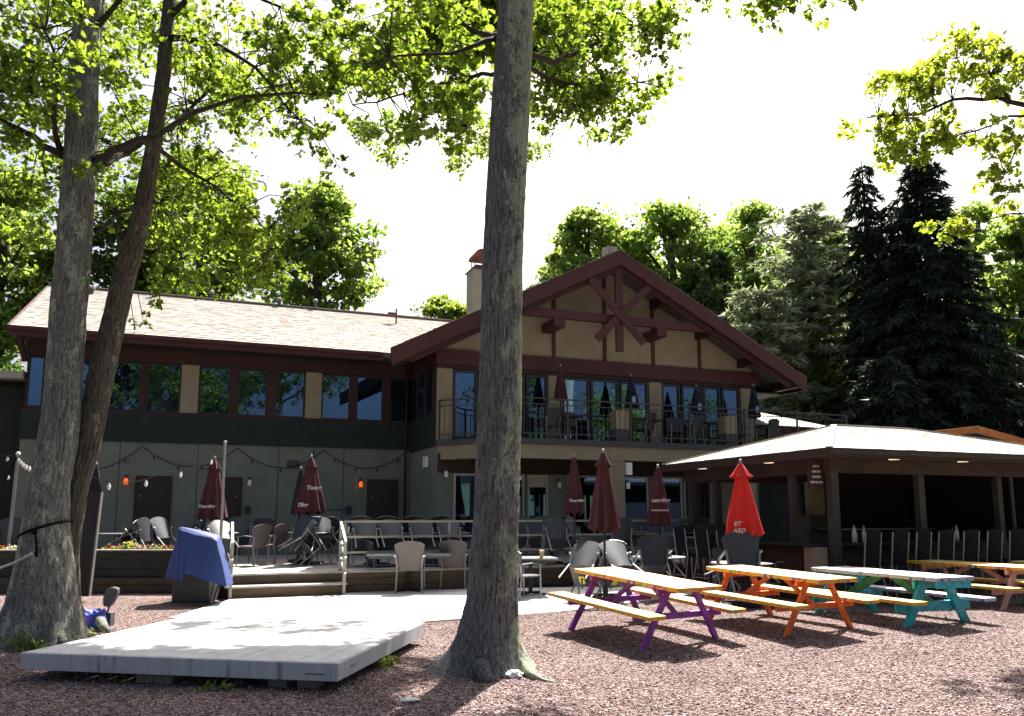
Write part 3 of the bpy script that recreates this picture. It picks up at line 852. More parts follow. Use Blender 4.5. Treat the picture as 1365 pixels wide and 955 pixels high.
def railing_run(p, q, base=3.66, top=4.76):
    p, q = Vector(p), Vector(q); L = (q - p).length
    b = MB(); b.bar(p + Vector((0, 0, top)), q + Vector((0, 0, top)), .06, .035); b.bar(p + Vector((0, 0, top - .16)), q + Vector((0, 0, top - .16)), .025, .025)
    b.bar(p + Vector((0, 0, base + .14)), q + Vector((0, 0, base + .14)), .03, .03)
    r_ = b.make('railing', M['iron'], lodge)
    b = MB(); k = int(L / .17)
    for i in range(k + 1):
        c = p.lerp(q, i / k)
        b.tube([c + Vector((0, 0, base + .12)), c + Vector((0, 0, top - .14))], .011, 4, cap=False)
    b.make('balusters', M['iron'], r_, stuff=True)
    k = max(1, round(L / 2.0))
    for i in range(k + 1):
        c = p.lerp(q, i / k)
        MB().box(c.x - .025, c.x + .025, c.y - .025, c.y + .025, base, top - .02).make('baluster_post', M['iron'], r_)
railing_run((7.22, -3.02, 0), (8.5, BN + .07, 0))
railing_run((8.5, BN + .07, 0), (20.35, BN + .07, 0))
for u in (12.02, 15.72):
    LB('pier', u, u + .42, BN + .12, BN + .5, 4.02, 4.55, M['stucco'])
    LB('pier_base', u - .02, u + .44, BN + .1, BN + .52, 3.656, 4.018, M['stucco_grey'])
# ground floor under the balcony
LB('porch_wall', 7.2, 18.0, GN + .02, GN + .12, DZ, 2.76, M['wallgreen'])
LB('porch_header', 7.2, 18.0, GN - .03, GN + .12, 2.762, 3.3, M['brown_pav'])
for a, b, bl, pn in ((7.66, 8.7, 0, None), (8.72, 9.76, 0, None), (9.87, 10.5, .3, None), (11.15, 12.4, 0, None), (12.95, 13.84, 0, None), (14.3, 15.05, 0, None)):
    window(a, b, DZ + .05, 2.74, GN + .02, M['frame_light'], 0.05, 0.06, blind=bl)
window(15.14, 16.1, DZ + .05, 2.72, GN + .02, M['frame_light'], .05, .05)
window(15.2, 15.62, DZ + .1, 2.66, GN - .03, M['door'], .08, .05, panes=(2, 5)); window(15.63, 16.05, DZ + .1, 2.66, GN - .03, M['door'], .08, .05, panes=(2, 5))
LB('wall_speaker', 12.27, 12.45, BN + .02, BN + .2, 2.72, 3.06, M['white'])
sconce(12.35, BN + .2, 2.45, False); sconce(10.85, GN + .02, 2.5, False)
LB('side_wall', 17.9, 18.0, -2.9, 6.0, 0, 6.0, M['stucco'])
# side porch at the far left
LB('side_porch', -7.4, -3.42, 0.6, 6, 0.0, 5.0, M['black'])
mb = MB(); mb.add([(-7.9, -.1, 5.28), (-3.44, -.1, 5.40), (-3.44, 6, 5.9), (-7.9, 6, 5.8), (-7.9, -.1, 5.10), (-3.44, -.1, 5.2), (-3.44, 6, 5.7), (-7.9, 6, 5.6)],
                  [(0, 1, 2, 3), (7, 6, 5, 4), (0, 4, 5, 1), (1, 5, 6, 2), (2, 6, 7, 3), (3, 7, 4, 0)])
mb.make('porch_roof', M['shingle'], lodge)
for u in (-7.6, -5.8): LB('porch_post', u, u + .18, 0.1, 0.28, 0, 5.1, M['maroon_dark'])
# right annex with maroon parapet
LB('annex_wall', 18.02, 22.3, -2.5, 3, 0, 3.7, M['band'])
LB('annex_parapet', 18.02, 22.2, -2.55, 3, 3.7, 4.52, M['maroon'])
mb = MB(); mb.add([(18.03, -2.9, 4.56), (21.6, -2.9, 4.54), (18.6, .4, 5.75), (18.03, .4, 5.75), (21.6, 3.4, 4.54), (18.03, 3.4, 4.56)],
                  [(0, 1, 2, 3), (3, 2, 4, 5), (1, 4, 2), (0, 3, 5), (0, 5, 4, 1)])
mb.make('annex_roof', M['shingle_pav'], lodge)

# ================================================================== STRING LIGHTS
def strand(name, label, anchors, sag, step, bulb_m, local=False, r=0.012, bulbs_dark=True):
    t = thing(name, label, 'string lights', (0, 0, 0))
    b = MB(); bl = MB()
    for p, q in zip(anchors[:-1], anchors[1:]):
        p, q = Vector(p), Vector(q); L = (q - p).length
        k = max(4, int(L / 0.25)); pts = []
        for i in range(k + 1):
            f = i / k; c = p.lerp(q, f); c.z -= sag * 4 * f * (1 - f); pts.append(c)
        b.tube(pts, r, 5, cap=False)
        m = max(2, int(L / step))
        for i in range(m):
            f = (i + .5) / m; c = p.lerp(q, f); c.z -= sag * 4 * f * (1 - f)
            bl.lathe([(.014, -.02), (.02, -.045), (.03, -.075), (.022, -.105), (.006, -.12)], 7, c)
    b.make('wire', M['wire'], t); bl.make('bulbs', bulb_m, t, stuff=True)
    return t
strand('string_light', 'black string of dark bulbs swagged along the grey green lodge wall', [LW(-2.9, -.12, 3.2), LW(-.44, -.12, 3.48), LW(2.05, -.12, 3.5), LW(4.5, -.12, 3.52), LW(7.05, -.12, 3.56)], .55, .62, M['bulb_dark'])
PB = G(291, 790.5, 0.0)
pt = AT(300, 592, PB.y)
strand('string_light', 'string of clear bulbs hanging from the twin trunk to the tall slim pole', [AT(118, 634, 10.9), AT(217, 629, 13.2), pt + Vector((0, 0, -.1))], .14, 1.3, M['bulb'], r=.006)
t = thing('light_pole', 'tall slim grey pole beside the blue cover holding up string lights', 'pole', (PB.x, PB.y, 0))
MB().tube([(0, 0, 0), (pt.x - PB.x, 0, pt.z)], .03, 8).make('pole', M['rail'], t); MB().ball((pt.x - PB.x, 0, pt.z + .03), .045).make('finial', M['rail'], t)
pb2 = AT(10, 735, 17.4); pt2 = AT(24, 607, 17.4)
t = thing('light_pole', 'short slim pale pole at the far left edge carrying a cord of clear bulbs', 'pole', (pb2.x, pb2.y, DZ))
MB().tube([(0, 0, 0), (pt2.x - pb2.x, 0, pt2.z - DZ)], .035, 8).make('pole', M['rail'], t); MB().ball((pt2.x - pb2.x, 0, pt2.z - DZ + .03), .05).make('finial', M['white'], t)
strand('string_light', 'pale cord of clear bulbs falling left from the short pole at the left edge', [pt2, AT(-25, 672, 16.6)], .22, .55, M['bulb'], r=.016)
strand('string_light', 'thin cord from the short left pole to the big left trunk', [AT(-30, 592, 17.0), pt2, AT(60, 618, 11.0)], .1, .9, M['bulb'])

# ================================================================== BAR PAVILION
PN = Vector((5.72, 14.19, 0))
def PW(a, b, z=0.0): return PN + U * a + W * b + Vector((0, 0, z))
pav = thing('bar_pavilion', 'open bar pavilion with pale hipped shingle roof and dark brown beams', 'pavilion', PN, TH)
def PB_(name, x0, x1, y0, y1, z0, z1, m, parent=pav, bevel=0): return MB().box(x0, x1, y0, y1, z0, z1).make(name, m, parent, bevel=bevel)
A, B, HE, HR = 7.9, 5.6, 2.82, 3.62
mb = MB()
hp = [(0, 0, HE), (A, 0, HE), (A, B, HE), (0, B, HE), (2.8, 2.8, HR), (5.1, 2.8, HR)]
mb.add(hp + [(x, y, z - .07) for x, y, z in hp], [(0, 1, 5, 4), (1, 2, 5), (2, 3, 4, 5), (3, 0, 4), (6, 10, 11, 7), (7, 11, 8), (8, 11, 10, 9), (9, 10, 6),
       (0, 6, 7, 1), (1, 7, 8, 2), (2, 8, 9, 3), (3, 9, 6, 0)])
proof = mb.make('roof', M['roofbase'], pav)
sp = math.hypot(2.8, HR - HE); pc, ps = 2.8 / sp, (HR - HE) / sp
mb = MB()
shingle_strip(mb, lambda a, s, h: (a, s * pc - h * ps, HE + s * ps + h * pc), -.02, A + .02, (lambda s: (s * pc - .02, A - s * pc + .02), sp), .25, .125, .011)
shingle_strip(mb, lambda a, s, h: (s * pc - h * ps, B - a, HE + s * ps + h * pc), -.02, B + .02, (lambda s: (s * pc - .02, B - s * pc + .02), sp), .25, .125, .011)
shingle_strip(mb, lambda a, s, h: (A - s * pc + h * ps, a, HE + s * ps + h * pc), -.02, B + .02, (lambda s: (s * pc - .02, B - s * pc + .02), sp), .25, .125, .011)
mb.make('shingles', M['shingle_pav'], proof, stuff=True, fixn=False)
mb = MB()
for p, q in (((0, 0, HE), (2.8, 2.8, HR)), ((A, 0, HE), (5.1, 2.8, HR)), ((0, B, HE), (2.8, 2.8, HR)), ((2.8, 2.8, HR), (5.1, 2.8, HR))):
    mb.bar(Vector(p) + Vector((0, 0, .022)), Vector(q) + Vector((0, 0, 0.022)), .12, .016)
mb.make('ridge_cap', M['shingle_pav'], proof)
for nm, bx in (('fascia', (-.03, A + .03, -.035, 0.0)), ('fascia', (-.035, -.001, 0.001, B))):
    PB_(nm, *bx, HE - .17, HE - .012, M['brown_pav'])
PB_('gutter', -.03, A + .03, -.11, -.037, HE - .11, HE - .03, M['post'])
PB_('ceiling', 0.002, A, 0.002, B, HE - .15, HE - .12, M['brown_pav'])
for x0, x1, y0, y1 in ((.36, A - .3, .38, .56), (.36, A - .3, B - .56, B - .38), (.38, .56, .561, B - .561), (A - .56, A - .38, .561, B - .561)):
    PB_('beam', x0, x1, y0, y1, 2.40, HE - .152, M['brown_pav'])
for a, b, w in ((.42, .42, .16), (2.58, .42, .13), (3.1, .8, .07), (4.75, .42, .13), (6.95, .42, .14), (.42, 1.5, .12), (.42, 4.0, .14), (.42, 5.0, .14), (4.0, 5.05, .14), (7.2, 5.05, .14)):
    PB_('post', a, a + w, b, b + w, 0, 2.398, M['post'])
MB().tube([(5.05, .46, 2.55), (5.12, .40, 2.35), (5.12, .40, 1.2)], .04, 8).make('downpipe', M['post'], pav)
for a, b in ((1.75, .2), (3.55, .2), (.2, 1.9), (.2, 4.2)):
    MB().lathe([(.1, 0), (.1, .012)], 12, (a, b, HE - .164)).make('ceiling_light', M['downlight'], pav)
# bar counter and piers
PB_('counter_front', .3, 7.0, .95, 1.05, 0, 1.02, M['post'])
PB_('counter_top', .05, 7.1, .72, 1.3, 1.02, 1.075, M['black'], bevel=.01)
PB_('counter_side', .2, .3, 1.06, 5.0, 0, 1.02, M['brown_pav'])
PB_('counter_side_top', .05, .55, 1.301, 5.1, 1.02, 1.075, M['black'], bevel=.01)
PB_('pier', .14, .40, .60, .94, 0, 1.018, M['stucco'])
PB_('service_shelf', 3.2, 6.4, 3.4, 3.9, 1.25, 1.29, M['steel'])
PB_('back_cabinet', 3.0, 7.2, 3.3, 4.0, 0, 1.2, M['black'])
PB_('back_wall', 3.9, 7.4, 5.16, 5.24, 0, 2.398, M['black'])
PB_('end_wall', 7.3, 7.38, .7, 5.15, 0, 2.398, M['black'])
PB_('inner_pillar', 3.28, 3.62, 4.1, 4.4, 1.6, 2.4, M['stucco'])
PB_('inner_pillar_base', 3.1, 3.8, 4.05, 4.5, 0, 1.598, M['stucco_grey'])
PB_('ice_box', 1.2, 2.6, 2.2, 2.8, 0, .98, M['dark_grey'])
sg = PB_('sign_board', .05, .40, .60, .64, 2.1, 2.62, M['maroon_dark'])
sg.rotation_euler = (0, 0, 0)
for k, ws in enumerate(((.07, .05), (.09, .08), (.21,), (.10, .05, .10))):      # four lines of lettering too small to read
    tot = sum(ws) + .018 * (len(ws) - 1); x0 = .225 - tot / 2
    for w_ in ws:
        MB().box(x0, x0 + w_, .596, .599, 2.505 - k * .1, 2.545 - k * .1).make('letter_row', M['print'], sg); x0 += w_ + .018
# bottles and small things on the bar, each its own thing
def bottle(x, y, z, h, m, label):
    t = thing('bottle', label, 'bottle', (x, y, z), 0, 'bottles standing on the bar')
    r = h * .13
    MB().lathe([(r, 0), (r, h * .6), (r * .4, h * .76), (r * .38, h * .93)], 9).make('body', m, t, smooth=True)
    MB().lathe([(r * .44, h * .93), (r * .44, h)], 8).make('cap', M['steel'], t)
M['bottle_clear'] = mat('pale_bottle', (0.55, 0.58, 0.55), .12, .05, 5)
M['bottle_green'] = mat('green_bottle', (0.05, 0.16, 0.06), .12, .05, 5)
M['bottle_amber'] = mat('amber_bottle', (0.22, 0.10, 0.02), .12, .05, 5)
BL = [(1.35, .9, 'clear', .34, 'tall clear bottle on the bar front, first right of the corner post'), (1.48, 1.0, 'clear', .30, 'clear bottle on the bar front, second right of the corner post'),
      (1.62, .92, 'clear', .33, 'clear bottle on the bar front, third right of the corner post'), (2.0, 1.0, 'green', .26, 'small green bottle on the bar front between the first two stools'),
      (4.2, 1.0, 'clear', .33, 'tall clear bottle on the bar front near the middle posts'), (4.02, .95, 'amber', .28, 'amber bottle on the bar front near the middle posts')]
for a, b, c, h, lb in BL:
    p = PW(a, b, 1.075); bottle(p.x, p.y, p.z, h, M['bottle_' + c], lb)
for a, b, c, h, lb in ((.3, 3.0, 'clear', .34, 'tall clear bottle on the side counter right of the red umbrella'), (.32, 2.4, 'green', .3, 'green bottle at the near end of the side counter'),
                    (.3, 3.5, 'amber', .26, 'amber bottle on the side counter close to the red umbrella')):
    p = PW(a, b, 1.075); bottle(p.x, p.y, p.z, h, M['bottle_' + c], lb)
for a, b, lb in ((.3, 4.1, 'cardboard box on the side counter, left one near the red umbrella'), (.3, 3.25, 'cardboard box on the side counter, right one behind the clear bottle')):
    p = PW(a, b, 1.076)
    t = thing('carton', lb, 'box', p, TH)
    MB().box(-.12, .12, -.13, .13, 0, .2).make('body', M['stucco'], t); MB().box(-.12, .02, -.132, .132, .2, .215).make('flap', M['stucco'], t)

# ---------------------------------------------------------------- shed with orange fascia behind the pavilion
SB = Vector((13.1, 22.0, 0))
shed = thing('shed', 'low grey shed with an orange fascia board behind the bar pavilion', 'shed', SB, TH)
mb = MB(); z0 = 4.08; z1 = 3.3
mb.add([(0, 0, z0), (4.6, 0, z1), (4.6, 2.6, z1), (0, 2.6, z0), (0, 0, z0 - .06), (4.6, 0, z1 - .06), (4.6, 2.6, z1 - .06), (0, 2.6, z0 - .06)],
       [(0, 1, 2, 3), (7, 6, 5, 4), (0, 4, 5, 1), (1, 5, 6, 2), (2, 6, 7, 3), (3, 7, 4, 0)])
mb.make('roof', M['shingle_pav'], shed)
MB().bar((-.02, -.03, z0 - .12), (4.6, -.03, z1 - .12), .04, .2).make('fascia', M['orange_f'], shed)
MB().bar((-.03, .0, z0 - .1), (-.03, 2.6, z0 - .1), .04, .16).make('fascia', M['orange_f'], shed)
mb = MB(); mb.prism([(.5, 0), (4.3, 0), (4.3, z1 - .05), (.5, z0 - .2)], .45, 2.3, 'y'); mb.make('wall', M['stucco_grey'], shed)

# ================================================================== FURNITURE
def back_panel(w0, w1, z0, z1, y0, lean, curve, th, arc, nx=8, nz=7):
    """slightly curved chair back with an arched top"""
    vs = []; fs = []
    for sd in (0, 1):
        for j in range(nz + 1):
            for i in range(nx + 1):
                a = i / nx * 2 - 1; f = j / nz
                w = (w0 + (w1 - w0) * f) / 2
                zt = z1 - arc * a * a
                z = z0 + (zt - z0) * f
                if f > .85 and abs(a) == 1: z -= .02
                y = y0 - lean * f + curve * a * a - th * sd
                vs.append((a * w, y, z))
    n1 = (nx + 1) * (nz + 1)
    for j in range(nz):
        for i in range(nx):
            q = j * (nx + 1) + i
            fs.append((q, q + 1, q + nx + 2, q + nx + 1)); fs.append((n1 + q + nx + 1, n1 + q + nx + 2, n1 + q + 1, n1 + q))
    ed = [i for i in range(nx + 1)] + [j * (nx + 1) + nx for j in range(1, nz + 1)] + [nz * (nx + 1) + i for i in range(nx - 1, -1, -1)] + [j * (nx + 1) for j in range(nz - 1, 0, -1)]
    for a, b in zip(ed, ed[1:] + ed[:1]): fs.append((a, a + n1, b + n1, b))
    return vs, fs
def cafe_chair(m_seat, scale=1.0):
    t = thing('cafe_chair', 'x', 'chair')
    MB().box(-.24, .24, -.22, .25, .41, .45).make('seat', m_seat, t, bevel=.015)
    b = MB(); b.add(*back_panel(.40, .56, .40, .94, -.22, .10, .05, .028, .05)); b.make('backrest', m_seat, t, smooth=False)
    for sx in (-1, 1):
        MB().tube([(sx * .25, .24, 0), (sx * .245, .23, .64)], .017, 6).make('leg', M['steel'], t)
        MB().tube([(sx * .24, -.30, 0), (sx * .225, -.22, .45), (sx * .25, -.28, .66)], .017, 6).make('leg', M['steel'], t)
        b = MB(); b.bar((sx * .262, -.31, .655), (sx * .262, .02, .675), .045, .02); b.bar((sx * .262, .02, .675), (sx * .25, .27, .645), .045, .02)
        b.make('armrest', M['steel'], t)
    return t
CH_D = cafe_chair(M['wick_dark']); CH_B = cafe_chair(M['wick_brown'])
used = {}
def chair(kind, x, y, z, face, label, tilt=0.0, group='cafe chairs around the yard tables', s=1.0):
    """face: heading in degrees of the sitter's forward direction (0 = away from the viewer, 90 = left); tilt: leaned forward about the front feet"""
    src = {'d': CH_D, 'b': CH_B}[kind]
    rz = R(face)
    rot = Matrix.Rotation(rz, 4, 'Z') @ Matrix.Rotation(-R(tilt), 4, 'X')
    off = rot @ Vector((0, .25, 0))
    flat = Matrix.Rotation(rz, 4, 'Z') @ Vector((0, .25, 0))
    loc = Vector((x, y, z)) + flat * 1.0 - off if tilt else Vector((x, y, z))
    o = src if kind not in used else dup(src)
    used[kind] = 1
    o.location = loc; o.rotation_euler = rot.to_euler(); o.scale = (s, s, s)
    o['label'] = label; o['group'] = group; o['category'] = 'chair'
    return o
def at_feet(px, py, z=0.0): p = G(px, py, z); return p.x, p.y, z
def at_back(px, pytop, d): p = AT(px, pytop, d); return p.x, p.y

def cafe_table(x, y, z, rz, label, w=.8, l=1.2, round_=False, top=None, h=.74):
    t = thing('cafe_table', label, 'table', (x, y, z), R(rz), 'cafe tables of the yard')
    if round_:
        MB().lathe([(w / 2 - .01, h - .03), (w / 2, h - .02), (w / 2, h - .006), (w / 2 - .008, h)], 28).make('tabletop', top or M['tabletop'], t)
    else:
        MB().box(-l / 2, l / 2, -w / 2, w / 2, h - .035, h).make('tabletop', top or M['tabletop'], t, bevel=.008)
        MB().box(-l / 2 + .05, l / 2 - .05, -w / 2 + .05, w / 2 - .05, h - .09, h - .036).make('apron', M['dark_grey'], t)
    MB().lathe([(.045, .05), (.04, h - .05)], 10).make('pedestal', M['black'], t)
    b = MB()
    for k in range(4):
        a = PI / 4 + k * PI / 2
        b.bar((0, 0, .05), (math.cos(a) * .36, math.sin(a) * .36, .03), .07, .035)
    b.make('foot', M['black'], t)
    return t

# --- near cafe set on the walk, in front of the terrace edge
cafe_table(*at_back(545, 735, 17.0), 0, 8, 'long cafe table with white sunlit edge at the two taupe chairs', .75, 1.75, h=.80)
x, y, _ = at_feet(546, 791); chair('b', x, y + .05, 0.024, 3, 'taupe cafe chair with back turned before the long table, left of the two', s=1.12)
x, y, _ = at_feet(606, 786); chair('b', x, y + .05, 0.024, -4, 'taupe cafe chair with its back turned, beside the middle trunk', s=1.12)
x, y, _ = at_feet(508, 784); chair('d', x, y, 0.024, -62, 'dark cafe chair at the left end of the long table, turned sideways', s=1.1)
for px, nm in ((573, 'first from the left'), (602, 'second from the left'), (630, 'partly behind the trunk')):
    x, y = at_back(px, 713, 18.0); chair('d', x, y, 0.024, 180 + random.uniform(-8, 8), 'dark cafe chair on the far side of the long table, ' + nm, s=1.08)
# --- row of four chairs tipped against tables on the terrace, white in the sun, and their mates behind
ROW = [(490, 'leftmost'), (527, 'second from the left'), (565, 'third from the left'), (603, 'rightmost')]
for i, (px, nm) in enumerate(ROW):
    p = AT(px, 706, 17.45 + i * .2)
    chair('d', p.x, p.y, DZ, 18 + random.uniform(-5, 5), 'sunlit chair tipped behind the terrace railing, %s of the four' % nm, tilt=54, s=1.02)
    q = LW((p - LO).dot(U) + .12, (p - LO).dot(W) + 1.45)
    chair('d', q.x, q.y, DZ, 190 + random.uniform(-5, 5), 'shaded cafe chair tipped against its table behind the %s sunlit chair' % nm, tilt=36, s=1.02)
for i, px in enumerate((508, 585)):
    p = AT(px, 706, 18.1 + i * .4); q = LW((p - LO).dot(U), (p - LO).dot(W) + .35)
    cafe_table(q.x, q.y, DZ, 21, ('left' if i == 0 else 'right') + ' dark terrace table under the row of tipped chairs', .8, 1.5)
# --- left part of the terrace
def terr(px, py, d): p = AT(px, py, d); return p.x, p.y
x, y = terr(286, 690, 18.6); cafe_table(x, y, DZ, 0, 'round terrace table under the folded maroon umbrella near the slim pole', 1.1, 1.1, True)
x, y = terr(303, 712, 17.6); chair('d', x, y, DZ, 40, 'sunlit cafe chair tipped forward right of the slim pole', tilt=54)
x, y = terr(258, 700, 18.9); chair('d', x, y, DZ, -80, 'dark cafe chair tipped against the round table, behind the blue cover', tilt=30)
x, y = terr(268, 690, 19.6); chair('d', x, y, DZ, 190, 'dark cafe chair standing behind the round table near the slim pole')
x, y = terr(338, 715, 18.3); chair('b', x, y, DZ, 62, 'brown cafe chair standing upright on the terrace right of the left handrail')
x, y = terr(363, 715, 19.0); chair('b', x, y, DZ, 70, 'brown cafe chair just behind the upright one near the left handrail')
x, y = terr(416, 690, 18.9); cafe_table(x, y, DZ, 0, 'round dark terrace table under the folded maroon umbrella with white script', 1.1, 1.1, True, M['dark_grey'])
for px, py, d, f, tl, nm in ((391, 705, 18.1, -30, 40, 'dark cafe chair leaning on the script umbrella table from the left'), (405, 702, 18.3, 0, 38, 'dark cafe chair leaning on the script umbrella table from the front'),
                      (441, 705, 18.5, 50, 40, 'dark cafe chair leaning on the script umbrella table from the right'), (380, 715, 18.0, -60, 52, 'dark cafe chair folded low in front of the script umbrella table'),
                      (424, 690, 19.8, 185, 30, 'dark cafe chair leaning on the script umbrella table from the wall side')):
    x, y = terr(px, py, d); chair('d', x, y, DZ, f, nm, tilt=tl)
x, y = terr(160, 715, 18.2); cafe_table(x, y, DZ, 0, 'round terrace table behind the planter flowers right of the twin trunk', 1.0, 1.0, True)
x, y = terr(149, 715, 17.9); chair('d', x, y, DZ, -88, 'cafe chair seen side on, tipped low behind the planter right of the twin trunk', tilt=50)
x, y = terr(196, 712, 18.0); chair('d', x, y, DZ, 85, 'cafe chair with a shiny arm behind the right end of the planter', tilt=24)
x, y = terr(228, 712, 18.4); chair('d', x, y, DZ, 70, 'cafe chair half hidden by the upper edge of the blue cover', tilt=40)
x, y = terr(15, 712, 17.6); chair('d', x, y, DZ, 10, 'sunlit cafe chair left of the big trunk, behind the planter', tilt=22)
p = AT(121, 712, 15.2)
t = thing('notice_board', 'dark upright board with a pale edge just right of the twin trunk', 'board', (p.x, p.y, 0))
b = MB(); b.bar((-.12, 0, .1), (-.02, 0, 2.05), .34, .05, (0, -1, 0)); b.make('panel', M['black'], t)
b = MB(); b.bar((.065, -.01, .1), (.165, -.01, 2.05), .025, .06, (0, -1, 0)); b.make('edge', M['rail'], t)
# --- middle and right part
x, y = terr(707, 738, 16.2); cafe_table(x, y, 0.024, 10, 'cafe table with a paper cup, just right of the middle trunk', .75, 1.0)
tcup = thing('paper_cup', 'small brown and white paper cup standing on the table right of the middle trunk', 'cup', (AT(722, 738, 16.0).x, AT(722, 738, 16.0).y, .764))
MB().lathe([(.035, 0), (.048, .13)], 10).make('body', M['cup'], tcup); MB().lathe([(.05, .13), (.05, .15)], 10).make('lid', M['white'], tcup)
x, y = terr(697, 745, 15.5); chair('d', x, y, 0.024, -50, 'dark cafe chair partly hidden by the right side of the middle trunk')
x, y = terr(765, 740, 14.6); c1 = chair('d', x, y, 0.024, -28, 'sunlit cafe chair tipped forward at the far end of the purple legged picnic table', tilt=54, s=1.08)
x, y = terr(792, 735, 15.2); chair('d', x, y, 0.024, 0, 'dark cafe chair tipped forward under the large maroon umbrella', tilt=24, s=1.1)
x, y = terr(846, 742, 14.4); c2 = chair('d', x, y, 0.024, 30, 'sunlit cafe chair tipped forward behind the middle of the purple legged table', tilt=54, s=1.1)
x, y = terr(818, 738, 15.9); chair('d', x, y, 0.024, 170, 'dark cafe chair behind the large maroon umbrella', tilt=30)
x, y = terr(803, 735, 15.3); cafe_table(x + .1, y + .5, .024, 0, 'round cafe table under the large maroon umbrella', 1.1, 1.1, True)
x, y = terr(873, 730, 15.6); chair('d', x, y, 0.024, 4, 'dark cafe chair with bright arms tipped under the umbrella nearest the pavilion corner', tilt=27, s=1.1)
x, y = terr(893, 722, 16.6); chair('d', x, y, 0.024, 120, 'dark cafe chair right of the umbrella nearest the pavilion corner', tilt=36)
x, y = terr(879, 725, 16.4); cafe_table(x, y + .1, .024, 0, 'round cafe table under the maroon umbrella nearest the pavilion corner', 1.1, 1.1, True)
x, y = terr(992, 735, 13.9); chair('d', x, y, 0.024, 3, 'big dark cafe chair tipped forward directly under the red umbrella', tilt=26, s=1.2)
x, y = terr(948, 738, 14.6); chair('d', x, y, 0.024, -88, 'dark cafe chair lying far forward left of the red umbrella', tilt=58, s=1.1)
x, y = terr(1022, 730, 14.8); chair('d', x, y, 0.024, 75, 'dark cafe chair tipped right of the red umbrella', tilt=40, s=1.1)
x, y = terr(988, 728, 14.5); cafe_table(x, y, .024, 0, 'round cafe table under the red umbrella', 1.1, 1.1, True)
for px, d, f, nm, tl in ((746, 18.0, 14, 'dark cafe chair tipped on the terrace left of the thick white rail end', 40), (716, 18.6, -10, 'dark cafe chair tipped on the terrace close right of the middle trunk', 36),
                     (828, 19.0, 8, 'dark cafe chair on the terrace between the two maroon umbrellas', 20), (932, 17.5, 20, 'dark cafe chair on the terrace left of the red umbrella', 0), (955, 18.0, 160, 'dark cafe chair on the terrace beside the far end of the bar counter', 0),
                     (905, 19.2, 30, 'dark cafe chair on the terrace in front of the french door', 0)):
    x, y = terr(px, 712, d); chair('d', x, y, DZ, f, nm, tilt=tl)
MORE = [(700, 19.4, 20, 30, 'dark cafe chair tipped at the thin umbrella table, left side'), (722, 20.0, 200, 25, 'dark cafe chair behind the thin umbrella table, left'), (757, 19.9, 150, 25, 'dark cafe chair behind the thin umbrella table, right'), (775, 19.0, 60, 35, 'dark cafe chair tipped at the thin umbrella table, right side'),
        (812, 20.2, 190, 20, 'dark cafe chair near the beige column, wall side'), (846, 20.0, 10, 30, 'dark cafe chair tipped right of the beige column'), (862, 19.4, -40, 36, 'dark cafe chair tipped low in front of the dark porch window'), (922, 19.6, 160, 20, 'dark cafe chair in front of the french door, wall side'),
        (944, 19.0, 30, 30, 'dark cafe chair tipped just left of the pavilion post'), (968, 16.6, -20, 0, 'dark cafe chair on the walk between the red umbrella and the bar side'), (1040, 16.0, 70, 0, 'dark cafe chair right of the red umbrella near the bar side')]
for px, d, f, tl, nm in MORE:
    x, y = terr(px, 712, d); chair('d', x, y, DZ if d > 17 else .024, f, nm, tilt=tl)
for px, d, nm in ((838, 19.6, 'dark round terrace table right of the beige column'), (930, 19.2, 'dark round terrace table before the french door')):
    x, y = terr(px, 712, d); cafe_table(x, y, DZ, 0, nm, 1.0, 1.0, True, M['dark_grey'])
for px, d, f, tl, nm in ((322, 19.6, 30, 36, 'dark cafe chair tipped against the wall side of the slim pole table'), (352, 19.9, 200, 20, 'dark cafe chair by the door right of the slim pole'), (452, 19.6, 150, 34, 'dark cafe chair tipped right of the script umbrella, wall side'), (108, 18.6, 60, 40, 'dark cafe chair tipped close right of the twin trunk')):
    x, y = terr(px, 708, d); chair('d', x, y, DZ, f, nm, tilt=tl)
x, y = terr(735, 700, 18.9); cafe_table(x, y, DZ, 0, 'dark round terrace table under the thin maroon umbrella', 1.1, 1.1, True, M['dark_grey'])
for c, lb in ((c1, 1), (c2, 2)):
    MB().box(-.10, .0, .0, .16, .385, .405).make('care_label', M['yellow_tag'], c)
# bar stools in front of the counter and along its side
def bar_stool():
    t = thing('bar_stool', 'x', 'bar stool')
    MB().box(-.21, .21, -.2, .22, .70, .74).make('seat', M['sling'], t, bevel=.01)
    b = MB(); b.add(*back_panel(.38, .42, .74, 1.34, -.2, .08, .03, .02, .015)); b.make('backrest', M['sling'], t)
    for sx in (-1, 1):
        MB().tube([(sx * .23, .24, 0), (sx * .2, .2, .72)], .014, 6).make('leg', M['steel'], t)
        MB().tube([(sx * .25, -.34, 0), (sx * .2, -.2, .72), (sx * .205, -.27, 1.3)], .014, 6).make('leg', M['steel'], t)
    MB().tube([(-.22, -.27, .30), (.22, -.27, .30)], .011, 6).make('footrest', M['steel'], t)
    MB().tube([(-.215, .215, .30), (.215, .215, .30)], .011, 6).make('footrest', M['steel'], t)
    return t
ST = bar_stool()
names = ['leftmost, next to the corner post', 'second from the left', 'third from the left', 'fourth from the left', 'fifth from the left', 'sixth from the left', 'seventh from the left', 'eighth, at the photo edge']
for i, px in enumerate((1148, 1185, 1215, 1246, 1279, 1310, 1342, 1370)):
    r = ray(px, 700); b = .22
    k = (px - 682.5) / 1050 / (ray(px, 715).y)
    p0 = PW(0, b); a = (k * p0.y - p0.x) / (U.x - k * U.y)
    p = PW(a, b)
    o = ST if i == 0 else dup(ST)
    o.location = p; o.rotation_euler = (0, 0, TH + R(random.uniform(-6, 6))); o['group'] = 'bar stools along the bar front'
    o['label'] = 'dark high backed stool at the bar front, ' + names[i]
